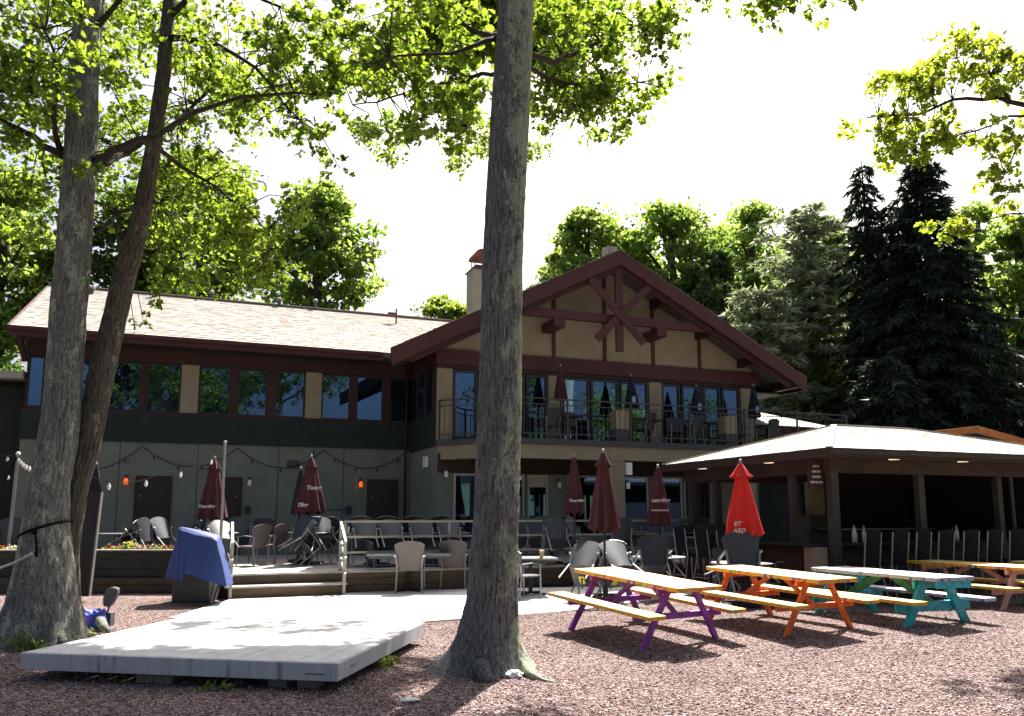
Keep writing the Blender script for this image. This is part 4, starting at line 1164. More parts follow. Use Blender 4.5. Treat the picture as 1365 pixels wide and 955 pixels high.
for i, b in enumerate((1.6, 2.4, 3.2, 4.0)):
    p = PW(-.35, b); o = dup(ST); o.location = p; o.rotation_euler = (0, 0, TH - PI / 2 + R(random.uniform(-8, 8))); o['group'] = 'bar stools along the bar side'
    o['label'] = 'dark bar stool at the side counter, ' + ['nearest the corner post', 'second from the corner post', 'third from the corner post', 'farthest, behind the red umbrella'][i]

# ---------------------------------------------------------------- balcony things
for i, (u, nm) in enumerate(((10.2, 'by the glass door'), (11.2, 'right of the maroon balcony umbrella'), (13.3, 'left of the first navy umbrella'), (14.6, 'in front of the beige pillar'), (15.0, 'between the navy umbrellas'), (16.9, 'near the right end of the windows'), (17.8, 'under the last navy umbrella'))):
    p = LW(u, -3.75 + .2 * (i % 2)); chair('d', p.x, p.y, 3.66, 21 + (180 if i % 2 else 20) + random.uniform(-20, 20), 'dark chair on the balcony ' + nm, group='dark chairs on the balcony')
for u, nm in ((10.85, 'maroon'), (13.5, 'first navy'), (15.6, 'second navy'), (17.8, 'last navy')):
    p = LW(u, -3.75); cafe_table(p.x, p.y, 3.66, 0, 'round dark balcony table under the %s umbrella' % nm, .8, .8, True, M['dark_grey'])

# ================================================================== UMBRELLAS (folded)
def umbrella(x, y, z0, ztop, zbot, rb, m, label, cap=0.0, texts=(), tilt=0.0, folds=8, seed=0, pole_m='black', group='folded umbrellas', flare=1.0):
    t = thing('folded_umbrella', label, 'umbrella', (x, y, z0), 0, group)
    rnd = random.Random(seed)
    MB().tube([(0, 0, 0), (0, 0, ztop - z0 + .02)], .022, 8).make('pole', M[pole_m], t)
    hgt = ztop - zbot
    seg = folds * 6; rings = 16
    vs = []; fs = []
    ph = rnd.random() * 6
    amps = [rnd.uniform(.55, 1.25) for _ in range(folds)]
    for j in range(rings + 1):
        f = j / rings
        base = (.045 + (rb - .045) * (f ** .85))
        for k in range(seg):
            a = 2 * PI * k / seg
            fold = math.cos(folds * a + ph + .5 * math.sin(f * 3))
            am = amps[int(((a + ph / folds) / (2 * PI) * folds)) % folds]
            rr = base * (1 + .24 * fold * am * min(1, .3 + f))
            zz = ztop - z0 - hgt * f
            if j == rings: zz += .05 * fold * am - .02
            vs.append((rr * math.cos(a) * 1.0, rr * math.sin(a) * .85, zz))
    for j in range(rings):
        for k in range(seg):
            k2 = (k + 1) % seg
            fs.append((j * seg + k, j * seg + k2, (j + 1) * seg + k2, (j + 1) * seg + k))
    b = MB(); b.add(vs, fs); c = b.make('canopy', m, t, smooth=True)
    if cap:
        vs = []; fs = []
        for j in range(5):
            f = j / 4
            for k in range(seg):
                a = 2 * PI * k / seg
                rr = (.03 + cap * f ** .9) * (1 + .18 * math.cos(folds * a + ph) * f)
                vs.append((rr * math.cos(a), rr * math.sin(a) * .9, ztop - z0 + .03 - .26 * f + (.03 * math.cos(folds * a + ph) if j == 4 else 0)))
        for j in range(4):
            for k in range(seg):
                k2 = (k + 1) % seg
                fs.append((j * seg + k, j * seg + k2, (j + 1) * seg + k2, (j + 1) * seg + k))
        b = MB(); b.add(vs, fs); b.make('vent', m, t, smooth=True)
    MB().ball((0, 0, ztop - z0 + .06), .035, 8, 5, 1.3).make('finial', M['steel'], t)
    MB().lathe([(.24, 0), (.24, .05), (.05, .09), (.04, .35)], 16).make('base', M['black'], t)
    for (s_, size, f, dx, lean) in texts:
        rr = (.045 + (rb - .045) * f ** .85) * 1.22
        text_part(s_, size, (dx, -math.sqrt(max(.0004, rr * rr - dx * dx)) * .86 - .012, ztop - z0 - hgt * f), (R(90) + R(lean), 0, R(dx / rr * 40)), M['print'], c, shear=.3, extrude=.002, bold=.004)
    return t
def umb(px, ytop, ybot, hw, d, m, label, base=DZ, **kw):
    a, b = AT(px, ytop, d), AT(px, ybot, d)
    return umbrella(a.x, a.y, base, a.z, b.z, hw * d / 1060 * .88, M[m], label, **kw)
umb(286, 614, 691, 20, 18.4, 'umb_maroon', 'folded maroon umbrella with white script left of the slim pole', cap=.12, texts=(('Yuengling', .10, .82, -.03, -6),), seed=1)
umb(415, 612, 683, 20, 18.8, 'umb_maroon', 'folded maroon umbrella with two white scripts in the middle of the terrace', cap=.12, texts=(('Yueng', .14, .58, .13, -6), ('Yling', .14, .9, -.10, -6)), seed=2)
umb(401, 628, 684, 12, 19.7, 'umb_black', 'folded black umbrella close behind the two script maroon one', seed=3)
umb(128, 622, 668, 11, 18.6, 'umb_black', 'folded black umbrella just right of the twin trunk', seed=4)
umb(765, 611, 684, 14, 18.3, 'umb_maroon', 'thin folded maroon umbrella with white script, left of the large one', texts=(('Yuengling', .09, .8, .03, -5),), seed=5)
umb(804, 606, 706, 21, 14.6, 'umb_maroon', 'large folded maroon umbrella standing before the beige column', base=.024, cap=.11, seed=6)
umb(877, 626, 699, 16.5, 16.4, 'umb_maroon', 'folded maroon umbrella with white script and a line of capitals, at the pavilion corner', base=.024, texts=(('uengling', .115, .60, .0, -4), ('TRADITIONAL LAGER', .035, .76, -.02, -4)), seed=7)
umb(987, 620, 714, 25, 14.3, 'umb_red', 'bright red folded umbrella in front of the bar pavilion', base=.024, cap=.15, texts=(('ET', .105, .86, -.17, -9), ('ARD', .105, .955, -.15, -9)), seed=8, folds=7)
def bal(px, yt, yb, hw, m, label, txt=(), seed=0):
    u = None
    for it in range(1):
        r = ray(px, yt); n = -3.75; p0 = LW(0, n); o = Vector((0, 0, H))
        p = o + r * ((p0 - o).dot(W) / r.dot(W)); q = o + ray(px, yb) * ((p0 - o).dot(W) / ray(px, yb).dot(W))
    t = umbrella(p.x, p.y, 3.66, p.z, q.z, hw * p.y / 1060, M[m], label, seed=seed, group='folded umbrellas on the balcony')
    if txt:
        zz = q.z - 3.66 + (p.z - q.z) * .22; rr = hw * p.y / 1060 * 1.0
        b = MB(); b.prism([(.04 + .065 * math.cos(2 * PI * k / 10), zz + .11 * math.sin(2 * PI * k / 10)) for k in range(10)], -rr - .02, -rr + .0, 'y'); b.make('emblem', M['emblem'], t)
    return t
bal(747, 490, 532, 8.5, 'umb_maroon', 'folded maroon umbrella on the balcony', seed=11)
bal(841, 503, 543, 9, 'umb_navy', 'folded navy umbrella on the balcony, leftmost of the three navy ones', True, 12)
bal(928, 517, 551, 9, 'umb_navy', 'folded navy umbrella on the balcony in front of the right windows', True, 13)
bal(1004, 516, 556, 8, 'umb_navy', 'folded navy umbrella at the right end of the balcony', True, 14)

# ================================================================== PICNIC TABLES
def picnic(label, x, y, z, yaw, pitch, L, top_m, edge_m, frame_m, brace_m, lumber=.045, wide=.09, heavy=False, bench_m=None):
    t = thing('picnic_table', label, 'picnic table', (x, y, z), 0, 'painted picnic tables on the gravel')
    t.rotation_euler = (Matrix.Rotation(yaw, 4, 'Z') @ Matrix.Rotation(pitch, 4, 'X')).to_euler()
    def plank(name, x0, x1, y0, y1, z0, z1, et, em=None):
        b = MB(); b.box(x0, x1, y0, y1, z0, z1)
        for i in range(6): b.mi[i] = 0 if i == 1 else 1
        return b.make(name, [top_m if et is None else et, em or edge_m], t, bevel=.004, fixn=False)
    n = 5; w = .742 / n
    for k in range(n):
        x0 = -.371 + k * w
        e = random.uniform(-.004, .004)
        plank('top_plank', x0 + .002, x0 + w - .003, -L / 2 + e, L / 2 + e, .698, .75 + random.uniform(-.0015, .0015), None)
    for sx in (-1, 1):
        bm_ = M['yellow_top'] if (heavy and sx < 0) else bench_m
        for k in range(2):
            xc = sx * (.60 + k * .133)
            plank('bench_plank', xc - .0635, xc + .0635, -L / 2 + .01, L / 2 - .01, .397, .445, bm_, M['yellow_edge'] if bm_ is M['yellow_top'] else None)
    fy = L / 2 - .33
    for s in (-1, 1):
        yy = s * fy
        for sx in (-1, 1):
            MB().bar((sx * .20, yy, .693), (sx * .64, yy, -.03), lumber, wide, (1, 0, 0)).make('leg', frame_m, t, bevel=.006)
        yb = yy - s * (lumber + .003)
        MB().box(-.72, .72, yb - lumber / 2, yb + lumber / 2, .397 - wide, .395).make('seat_bearer', frame_m, t, bevel=.005)
        MB().box(-.36, .36, yb - lumber / 2, yb + lumber / 2, .697 - wide * .9, .697).make('top_cleat', frame_m, t, bevel=.005)
        if heavy: MB().box(-.33, .33, s * (L / 2 - .04) - .02, s * (L / 2 - .04) + .02, .60, .697).make('end_apron', frame_m, t, bevel=.004)
        MB().bar((0, yb - s * .03, .36), (0, s * .12, .69), lumber * .8, wide * .8).make('brace', brace_m, t, bevel=.004)
    return t
picnic('yellow topped picnic table with purple legs, nearest to the middle trunk', 1.71, 10.63, .07, .547, R(3.0), 2.1, M['yellow_top'], M['yellow_edge'], M['purple'], M['purple'], .05, .075)
picnic('yellow topped picnic table with orange legs', 3.73, 11.35, .08, .487, R(1.3), 2.1, M['yellow_top'], M['yellow_edge'], M['orange'], M['orange'], .05, .075)
picnic('white topped picnic table with heavy teal legs and blue painted edges', 5.62, 12.05, .03, .40, 0, 2.3, M['white_top'], M['blue_edge'], M['teal'], M['green_paint'], .05, .135, True, M['white_top'])
picnic('yellow topped picnic table with pink legs behind the teal one', 8.1, 14.0, .03, .43, 0, 2.3, M['yellow_top'], M['yellow_edge'], M['pink'], M['pink'], .05, .09)
picnic('pale green topped picnic table at the right edge of the photo', 10.05, 14.0, .02, .43, 0, 2.2, M['green_top'], M['yellow_edge'], M['green_paint'], M['green_paint'], .05, .09)

# ================================================================== LOW WOODEN STAGE
c0 = G(449, 884, .266); _l = G(32, 869.5, .266); _b = G(559, 830, .266)
c0.z = _l.z = _b.z = 0
bx = (_l - c0).normalized(); by = (_b - c0).normalized()
SL, SW = (_l - c0).length, (_b - c0).length
st = thing('wooden_stage', 'low pale wooden platform of wide boards on concrete blocks', 'stage', c0, math.atan2(-bx.y, -bx.x))
# local x runs from the front right corner back toward -x for the front edge, local y runs away
stain = mat('stage_skirt', (0.40, 0.42, 0.46), .8, .12, 4, .15, 40)
def skirt_mat():
    m, n, l, b = nodes_of('stained_skirt')
    tc = n.new('ShaderNodeTexCoord'); mp = n.new('ShaderNodeMapping'); mp.inputs['Scale'].default_value = (9, 9, .8); l.new(tc.outputs['Object'], mp.inputs[0])
    nz = n.new('ShaderNodeTexNoise'); nz.inputs['Scale'].default_value = 1.6; nz.inputs['Detail'].default_value = 7; nz.inputs['Roughness'].default_value = .75; l.new(mp.outputs[0], nz.inputs[0])
    rp = ramp(n, [(.30, (.14, .142, .15)), (.44, (.38, .395, .42)), (.7, (.46, .47, .49))]); l.new(nz.outputs[0], rp.inputs[0])
    l.new(rp.outputs[0], b.inputs['Base Color']); b.inputs['Roughness'].default_value = .8
    return m
SK = skirt_mat()
k = 0; x = 0.0
while x < SL - .02:
    w = min(.205, SL - x)
    MB().box(-x - w + .003, -x - .003, 0.0, SW, .238, .266 + random.uniform(-.002, .002)).make('deck_board', M['stage_top'], st, bevel=.003)
    x += .207
MB().box(-SL, 0, -.022, -.001, .10, .262).make('front_board', SK, st, bevel=.004)
MB().box(.001, .022, -.022, SW, .10, .262).make('side_board', SK, st, bevel=.004)
MB().box(-SL - .022, -SL - .001, -.022, SW, .10, .262).make('side_board', SK, st, bevel=.004)
MB().box(-SL, 0, SW + .001, SW + .022, .10, .262).make('back_board', SK, st)
for i in range(8): MB().box(-SL + .02, -.02, .3 * i + .2, .3 * i + .24, .12, .236).make('joist', M['timber'], st)
for a in (-.25, -.55, -1.75, -1.95):
    for b in (.12, 1.4, 2.5): MB().box(a - .19, a + .0, b, b + .19, -.04, .118).make('support_block', M['block'], st)
MB().box(-.30, -.12, -.028, -.0225, .16, .168).make('grip_slot', M['black'], st); MB().box(.0225, .03, .30, .42, .18, .19).make('grip_plate', M['steel'], st)

# ---------------------------------------------------------------- covered stand with blue cloth
D0 = 14.7
def cp(px, py, d=D0): p = AT(px, py, d); return p
cb = G(254, 803, 0.0)
t = thing('covered_cart', 'boxy dark stand under a bright blue draped cover beside the steps', 'covered cart', (cb.x, cb.y, 0))
def rel(px, py, d): p = AT(px, py, d); return (p.x - cb.x, p.y - cb.y, p.z)
b = MB(); b.add([(-.36, -.02, 0), (.36, -.02, 0), (.34, .6, 0), (-.34, .6, 0), (-.34, .0, .62), (.36, .0, .62), (.34, .58, .62), (-.34, .58, .62)],
                [(0, 3, 2, 1), (4, 5, 6, 7), (0, 1, 5, 4), (1, 2, 6, 5), (2, 3, 7, 6), (3, 0, 4, 7)])
b.make('body', M['dark_grey'], t, bevel=.02)
top = [rel(238, 704, 14.75), rel(262, 712, 14.7), rel(289, 716.5, 14.7), rel(293, 714, 15.3), rel(268, 707, 15.35), rel(242, 702.5, 15.4)]
hem = [rel(240, 775, 14.35), rel(247, 765, 14.45), rel(303, 783, 14.35), rel(309, 778, 15.25), rel(270, 765, 15.6), rel(218, 770, 15.0)]
vs = []; fs = []; N = 24; RG = 12
def ringpt(rg, f):
    k = f * 6; i = int(k) % 6; g = k - int(k); a, c = Vector(rg[i]), Vector(rg[(i + 1) % 6]); return a.lerp(c, g)
for j in range(RG + 1):
    h = j / RG
    for i in range(N):
        p = ringpt(top, i / N).lerp(ringpt(hem, i / N), h)
        w = .022 * math.sin(i * 2.1 + 1.3 * h) * h + .012 * math.sin(i * 5.3) * h
        cen = Vector((-.0, .3, p.z)); d = (p - cen); d.z = 0; d.normalize()
        p = p + d * (w + .035 * math.sin(PI * h) * .6)
        vs.append(p)
for j in range(RG):
    for i in range(N): fs.append((j * N + i, j * N + (i + 1) % N, (j + 1) * N + (i + 1) % N, (j + 1) * N + i))
fs.append(tuple(range(N - 1, -1, -1)))
b = MB(); b.add(vs, fs); b.make('cover', M['blue_cover'], t, smooth=True)

# ---------------------------------------------------------------- small things on the ground
p = G(140, 835, 0)
t = thing('ground_spotlight', 'dark paddle shaped garden spotlight on a grey box by the twin trunk', 'spotlight', (p.x, p.y, 0))
MB().box(-.08, .1, -.06, .08, 0, .2).make('base_box', M['stucco_grey'], t, bevel=.008)
MB().tube([(.02, 0, .2), (.05, 0, .30)], .014, 6).make('stem', M['iron'], t)
b = MB(); prof = [(-.05, .29), (.04, .28), (.1, .36), (.15, .48), (.145, .55), (.05, .57), (-.02, .53), (-.06, .42)]
b.prism([(a + .02, z) for a, z in prof], -.05, .05, 'y'); b.make('head', M['dark_grey'], t, bevel=.015)
p = G(121, 838, 0)
bm = bmesh.new(); bmesh.ops.create_icosphere(bm, subdivisions=4, radius=1)
for v in bm.verts:
    q = noise.noise(v.co * 1.7 + Vector((3, 1, 2))) * .45 + noise.noise(v.co * 4.2) * .18
    v.co = Vector((v.co.x * .17, v.co.y * .14, max(-.02, v.co.z * .16 + .12))) * (1 + q)
me = bpy.data.meshes.new('blue_bag'); bm.to_mesh(me); bm.free(); me.materials.append(M['blue_bag']); me.polygons.foreach_set('use_smooth', [True] * len(me.polygons))
o = bpy.data.objects.new('blue_bag', me); COL.objects.link(o); o.location = (p.x, p.y + .02, 0)
tag(o, 'crumpled blue plastic bag on the gravel against the root of the twin trunk', 'bag')
p = G(548, 936, 0)
bm = bmesh.new(); bmesh.ops.create_icosphere(bm, subdivisions=3, radius=1)
for v in bm.verts: v.co = Vector((v.co.x * .075, v.co.y * .03, max(-.004, v.co.z * .018 + .012))) * (1 + .35 * noise.noise(v.co * 2.5))
me = bpy.data.meshes.new('litter'); bm.to_mesh(me); bm.free(); me.materials.append(M['white'])
o = bpy.data.objects.new('litter', me); COL.objects.link(o); o.location = (p.x, p.y, .004); o.rotation_euler = (0, 0, .3)
tag(o, 'scrap of white litter lying in the trunk shadow in the foreground', 'litter')
def weed(px, py, label, n, r, s, cat='weed'):
    p = G(px, py, 0); v, f = leaf_faces(n, (0, 0, r * .45), (r * 1.4, r * 1.2, r * .8), s, up=.6)
    v[:, 2] = np.maximum(v[:, 2], .004)
    t = thing('weed', label, cat, (p.x, p.y, hz(p.x, p.y)), 0, 'weeds growing in the gravel')
    np_mesh('leaves', v, f, M['weed'], t, stuff=True)
    MB().tube([(0, 0, -.01), (0.01, 0, r * .7)], .006, 5).make('stem', M['bark_thin'], t)
weed(512, 890, 'yellow green weed beside the right edge of the wooden stage', 70, .11, .07)
weed(60, 861, 'green weed between the roots in front of the twin trunk', 90, .14, .09); weed(33, 866, 'low weed in the shade left of the twin trunk roots', 80, .16, .09)
weed(300, 921, 'broad leaved weed under the front edge of the stage, near its middle', 14, .07, .085); weed(270, 922, 'small weed under the front edge of the stage, left of the broad leaved one', 12, .06, .07)
weed(118, 852, 'dry yellow weed behind the left rear side of the stage', 60, .1, .06)

# ================================================================== NEAR TREES
def trunk_mesh(name, pts, m, parent, seg=84, step=.05, ridge=.016, flare=None, seed=0.0, lobes=(), lab=None, freq=10):
    """pts: list of (Vector centre, radius) from the ground up; builds a barked trunk with ridges and root flare"""
    P = []
    for (a, ra), (b_, rb) in zip(pts[:-1], pts[1:]):
        k = max(1, int((b_ - a).length / step))
        for i in range(k):
            f = i / k; P.append((a.lerp(b_, f), ra + (rb - ra) * f))
    P.append(pts[-1])
    vs = []; fs = []
    zb = pts[0][0].z
    for j, (c, r) in enumerate(P):
        h = c.z - zb
        for k in range(seg):
            a = 2 * PI * k / seg
            ca, sa = math.cos(a), math.sin(a)
            rr = r
            for (la, amp, wid, dec) in lobes:
                d = math.atan2(math.sin(a - la), math.cos(a - la))
                rr += amp * math.exp(-(d / wid) ** 2) * math.exp(-h / dec)
            n1 = noise.noise(Vector((ca * freq * r * 2, sa * freq * r * 2, h * 1.7 + seed)))
            n2 = noise.noise(Vector((ca * freq * r * 4.2, sa * freq * r * 4.2, h * 4.5 + seed + 9)))
            n3 = noise.noise(Vector((ca * 1.4, sa * 1.4, h * .8 + seed)))
            rr += ridge * (.4 - 2.4 * abs(n1)) + ridge * .55 * (1 - 2 * abs(n2)) + r * .05 * n3
            vs.append((c.x + ca * rr, c.y + sa * rr, c.z))
    for j in range(len(P) - 1):
        for k in range(seg):
            k2 = (k + 1) % seg
            fs.append((j * seg + k, j * seg + k2, (j + 1) * seg + k2, (j + 1) * seg + k))
    o = np_mesh(name, np.array(vs), np.array(fs), m, parent, smooth=True)
    if lab: o['label'] = lab
    return o
HALF = np.array([(0, 0), (.13, .10), (.40, .22), (.24, .40), (.46, .58), (.20, .72), (.22, .86), (0, 1.0)])
def oak_leaves(P, size, rng):
    """lobed leaves, folded along the midrib: 13+ points, two faces each"""
    n = len(P)
    d = rng.normal(size=(n, 3)); d[:, 2] -= .35; d /= np.linalg.norm(d, axis=1)[:, None]
    nn = rng.normal(size=(n, 3)) * .8; nn[:, 2] = np.abs(nn[:, 2]) + .7
    s = np.cross(d, nn); s /= np.linalg.norm(s, axis=1)[:, None] + 1e-9
    up = np.cross(s, d)
    L = size * (.45 + 1.0 * rng.random(n))[:, None]
    fold = (.1 + .3 * rng.random(n))[:, None]; curl = (-.25 + .3 * rng.random(n))[:, None]
    cols = []
    for sg in (1, -1):
        for (w, h) in HALF:
            cols.append(P + d * L * (h - .5) + s * L * (w * sg) + up * L * (w * fold + curl * (h - .5) ** 2 * 1.5))
    v = np.stack(cols, 1)
    f = np.array([list(range(8)), list(range(15, 7, -1))])
    f = (f[None] + (np.arange(n) * 16)[:, None, None]).reshape(-1, 8)
    return v.reshape(-1, 3), f
def foliage(tree, clusters, skel, m, size, seed, twig_m=None, lab=None):
    """clusters: (centre, radius, leaf count); each hangs on a twig from the nearest limb point"""
    rng = np.random.default_rng(seed)
    rnd = random.Random(seed)
    pts = []; tw = MB()
    sk = [Vector(p) for p in skel]
    for (c, r, n) in clusters:
        c = Vector(c)
        if sk:
            q = min(sk, key=lambda s: (s - c).length)
            mid = q.lerp(c, .5) + Vector((rnd.uniform(-.1, .1), rnd.uniform(-.1, .1), rnd.uniform(.0, .15)))
            if (q - c).length < 1.7:
                tw.tube([q, mid, c], [.012, .008, .005], 5, cap=False)
        subs = max(3, n // 9)
        for k in range(subs):
            t = Vector((rnd.gauss(0, .5), rnd.gauss(0, .5), rnd.gauss(0, .36))) * r
            e = c + t
            tw.tube([c, c.lerp(e, .6) + Vector((0, 0, .03)), e], [.004, .003, .002], 4, cap=False)
            kk = n // subs
            pts.append(np.array(e)[None] + rng.normal(size=(kk, 3)) * np.array([r * .32, r * .32, r * .22]))
    P = np.concatenate(pts)
    v, f = oak_leaves(P, size, rng)
    np_mesh('foliage', v, f, m, tree, stuff=True)
    tw.make('twigs', twig_m or M['bark_thin'], tree, stuff=True, smooth=True, fixn=False)
def limb(tree, pix, r0, r1, m=None):
    """pix: (px,py,distance) along the limb"""
    P = [AT(*q) for q in pix]
    Q = [P[0]]
    for a, b_ in zip(P[:-1], P[1:]):
        L = (b_ - a).length; k = max(2, int(L / .25))
        for i in range(1, k + 1):
            c = a.lerp(b_, i / k)
            if i < k: c += Vector((random.uniform(-.03, .03), random.uniform(-.03, .03), random.uniform(-.03, .03)))
            Q.append(c)
    n = len(Q)
    MB().tube(Q, [r0 + (r1 - r0) * (i / (n - 1)) ** .7 for i in range(n)], 8).make('branch', m or M['bark_thin'], tree, smooth=True)
    return Q[2:]
DENS = 1.3
def clus(ell, rng):
    """ell: (cx,cy,rx,ry,d0,d1,count,radius px,leaves)"""
    out = []
    for (cx, cy, rx, ry, d0, d1, k, rp, n) in ell:
        for i in range(int(k * DENS)):
            while True:
                a, b_ = rng.uniform(-1, 1), rng.uniform(-1, 1)
                if a * a + b_ * b_ <= 1: break
            d = rng.uniform(d0, d1)
            out.append((AT(cx + a * rx, cy + b_ * ry, d), rp * 1.1 * d / 1060, int(n * 1.35)))
    return out

# ---- middle oak
D = 8.7
prof = [(890, 650, 46), (860, 651, 40), (840, 652, 37), (800, 656, 33), (740, 658.5, 31), (700, 660.5, 30), (600, 664, 29), (500, 666.5, 28.3), (350, 670, 27.6), (150, 680, 27), (0, 688.5, 25.5), (-160, 694, 24), (-420, 702, 21), (-700, 716, 16)]
pts = [(AT(x, y, D), w * D / 1060) for y, x, w in prof]
pts[0] = (Vector((pts[0][0].x, pts[0][0].y, -.06)), pts[0][1])
oak = thing('oak_tree', 'tall straight oak trunk standing in the middle, lichen along its right side', 'tree', (0, 0, 0))
trunk_mesh('trunk', pts, M['bark_oak'], oak, 132, .024, .0125, seed=2.0, freq=15,
           lobes=((PI * 1.02, .42, .55, .16), (-.35, .22, .35, .22), (-PI * .42, .16, .5, .2), (.6, .3, .5, .2), (PI * .62, .3, .5, .2), (-PI * .75, .22, .4, .2)))
def root(tree, pix, r0, r1, m):
    P = [G(a, b_, z) for a, b_, z in pix]
    Q = []
    for a, b_ in zip(P[:-1], P[1:]):
        for i in range(4): Q.append(a.lerp(b_, i / 4) + Vector((random.uniform(-.012, .012), random.uniform(-.012, .012), random.uniform(-.008, .008))))
    Q.append(P[-1]); n = len(Q)
    MB().tube(Q, [r0 + (r1 - r0) * i / (n - 1) for i in range(n)], 9).make('root', m, tree, smooth=True)
root(oak, [(684, 876, .14), (700, 890, .06), (714, 903, .02), (738, 911, .0)], .085, .015, M['bark_oak'])
root(oak, [(612, 868, .10), (590, 880, .04), (572, 890, .0), (556, 893, -.02)], .08, .02, M['bark_oak'])
root(oak, [(640, 890, .10), (648, 905, .03), (660, 912, -.02)], .1, .03, M['bark_oak'])
root(oak, [(600, 880, .07), (597, 894, .03), (590, 905, -.02)], .06, .02, M['bark_oak'])
rs = G(684, 903, 0)
bm = bmesh.new(); bmesh.ops.create_icosphere(bm, subdivisions=3, radius=1)
for v in bm.verts: v.co = Vector((v.co.x * .10, v.co.y * .07, max(-.2, v.co.z) * .055)) * (1 + .3 * noise.noise(v.co * 2))
me = bpy.data.meshes.new('rock'); bm.to_mesh(me); bm.free(); me.materials.append(M['concrete'])
o = bpy.data.objects.new('rock', me); COL.objects.link(o); o.location = (rs.x, rs.y, .02); tag(o, 'pale stone lying at the foot of the middle oak, front right', 'rock')
rng = random.Random(5)
sk = []
sk += limb(oak, [(672, 55, 8.8), (640, 45, 9.4), (590, 20, 10.2), (560, 5, 11)], .05, .015)
sk += limb(oak, [(668, 50, 8.8), (630, 62, 8.4), (600, 72, 8.2), (548, 74, 8.4), (520, 78, 8.6)], .035, .01)
sk += limb(oak, [(690, 90, 8.8), (655, 100, 9.6), (610, 108, 10.4), (520, 130, 11.2), (470, 140, 11.6)], .04, .01)
sk += limb(oak, [(695, 70, 8.8), (740, 85, 9.4), (800, 55, 10.4), (870, 30, 11.4)], .045, .012)
sk += limb(oak, [(690, 85, 8.9), (730, 105, 10), (790, 115, 11), (850, 110, 12.4), (880, 107, 12.8)], .04, .008)
sk += limb(oak, [(695, -40, 8.8), (760, -60, 9.5), (900, -60, 10.5), (1030, -20, 11)], .07, .02)
sk += limb(oak, [(695, -60, 8.8), (640, -90, 10), (540, -110, 12), (430, -100, 14)], .08, .02)
sk += limb(oak, [(700, -100, 8.8), (690, -150, 11), (660, -170, 14), (600, -190, 17)], .08, .02)
EL = [(520, 25, 95, 40, 8.6, 11.5, 13, 24, 34), (590, 40, 55, 45, 8.8, 11.5, 9, 24, 34), (560, 110, 80, 38, 9, 11.5, 14, 22, 32), (540, 165, 65, 22, 10, 12, 8, 19, 24), (470, 60, 45, 40, 9, 12, 5, 20, 24),
      (615, 130, 30, 45, 9.5, 11.5, 7, 22, 30), (600, 185, 35, 12, 10, 12, 2, 14, 14),
      (760, 40, 55, 38, 9.2, 12, 15, 24, 36), (845, 45, 65, 38, 10, 12.5, 15, 24, 36), (905, 20, 25, 30, 10.5, 12, 4, 20, 28), (770, 110, 60, 38, 10, 12.5, 15, 23, 34), (815, 150, 55, 28, 10.5, 13, 11, 20, 28),
      (865, 130, 22, 24, 11.5, 13, 4, 17, 22), (735, 150, 25, 30, 10, 12, 4, 20, 26), (735, 180, 14, 10, 10.5, 11.5, 1, 14, 12), (720, 20, 30, 30, 8.9, 10, 5, 22, 30),
      (1050, 10, 45, 20, 10.3, 11.5, 7, 20, 28), (1020, -30, 60, 20, 10.3, 11.5, 6, 22, 30), (1140, 0, 22, 10, 11, 11.6, 2, 15, 20), (950, -20, 40, 18, 10, 11.5, 4, 22, 26)]
cl = clus(EL, rng)
def shade(px, py, z):                          # spot toward the sun for leaves added to shade the ground
    g = G(px, py, 0); t = z / sun_dir.z
    return g + sun_dir * t
SH = [(0, 480, 916, 962, 200), (-60, 20, 882, 920, 22), (60, 420, 950, 1010, 60), (330, 470, 908, 935, 24), (0, 60, 905, 930, 14)]
shc = []
for x0, x1, y0, y1, k in SH:
    for i in range(int(k * 1.2)):
        shc.append((shade(rng.uniform(x0, x1), rng.uniform(y0, y1), rng.uniform(11.2, 12.4)), .4, 36))
foliage(oak, shc, [], M['leaf_oak'], .19, 77)  # extra leaf clusters on no limb, added to darken the foreground gravel
DAP = [(40, 868), (75, 862), (110, 858), (150, 853), (175, 846), (250, 860), (285, 856), (320, 850), (345, 862), (385, 858), (420, 852), (300, 872), (380, 876), (430, 868), (455, 846), (490, 836), (520, 838), (350, 842), (400, 840), (225, 870), (470, 862),
       (500, 895), (540, 900), (560, 888), (530, 880), (585, 905)]
for px, py in DAP:
    cl.append((shade(px + rng.uniform(-8, 8), py + rng.uniform(-3, 3), rng.uniform(10.2, 11.4)), .32, 150))
foliage(oak, cl, sk, M['leaf_oak'], .102, 21)

# ---- twin maple at the left
D = 10.5
prof = [(858, 54, 62), (845, 55, 58), (830, 56, 53), (800, 58, 45), (760, 60, 39), (700, 62, 31), (650, 66, 28), (600, 76, 28.5), (560, 81, 27), (500, 86, 25.5), (420, 90.5, 26), (360, 96, 25.5), (300, 100.5, 25), (200, 108, 24), (100, 111, 22.5), (0, 121, 21), (-150, 130, 19), (-380, 142, 15), (-600, 150, 10)]
pts = [(AT(x, y, D), w * (.86 if y < 700 else .92) * D / 1060) for y, x, w in prof]
pts[0] = (Vector((pts[0][0].x, pts[0][0].y, -.06)), pts[0][1])
twin = thing('maple_tree', 'big maple with two trunks from one root at the left, cord tied round it', 'tree', (0, 0, 0))
trunk_mesh('trunk', pts, M['bark_left'], twin, 140, .028, .014, seed=5.0, freq=12, lobes=((PI, .16, .5, .2), (-PI * .5, .10, .4, .2), (-PI * .25, .14, .22, .25), (-PI * .75, .14, .25, .25), (PI * .5, .3, .6, .3)))
D2 = 10.72
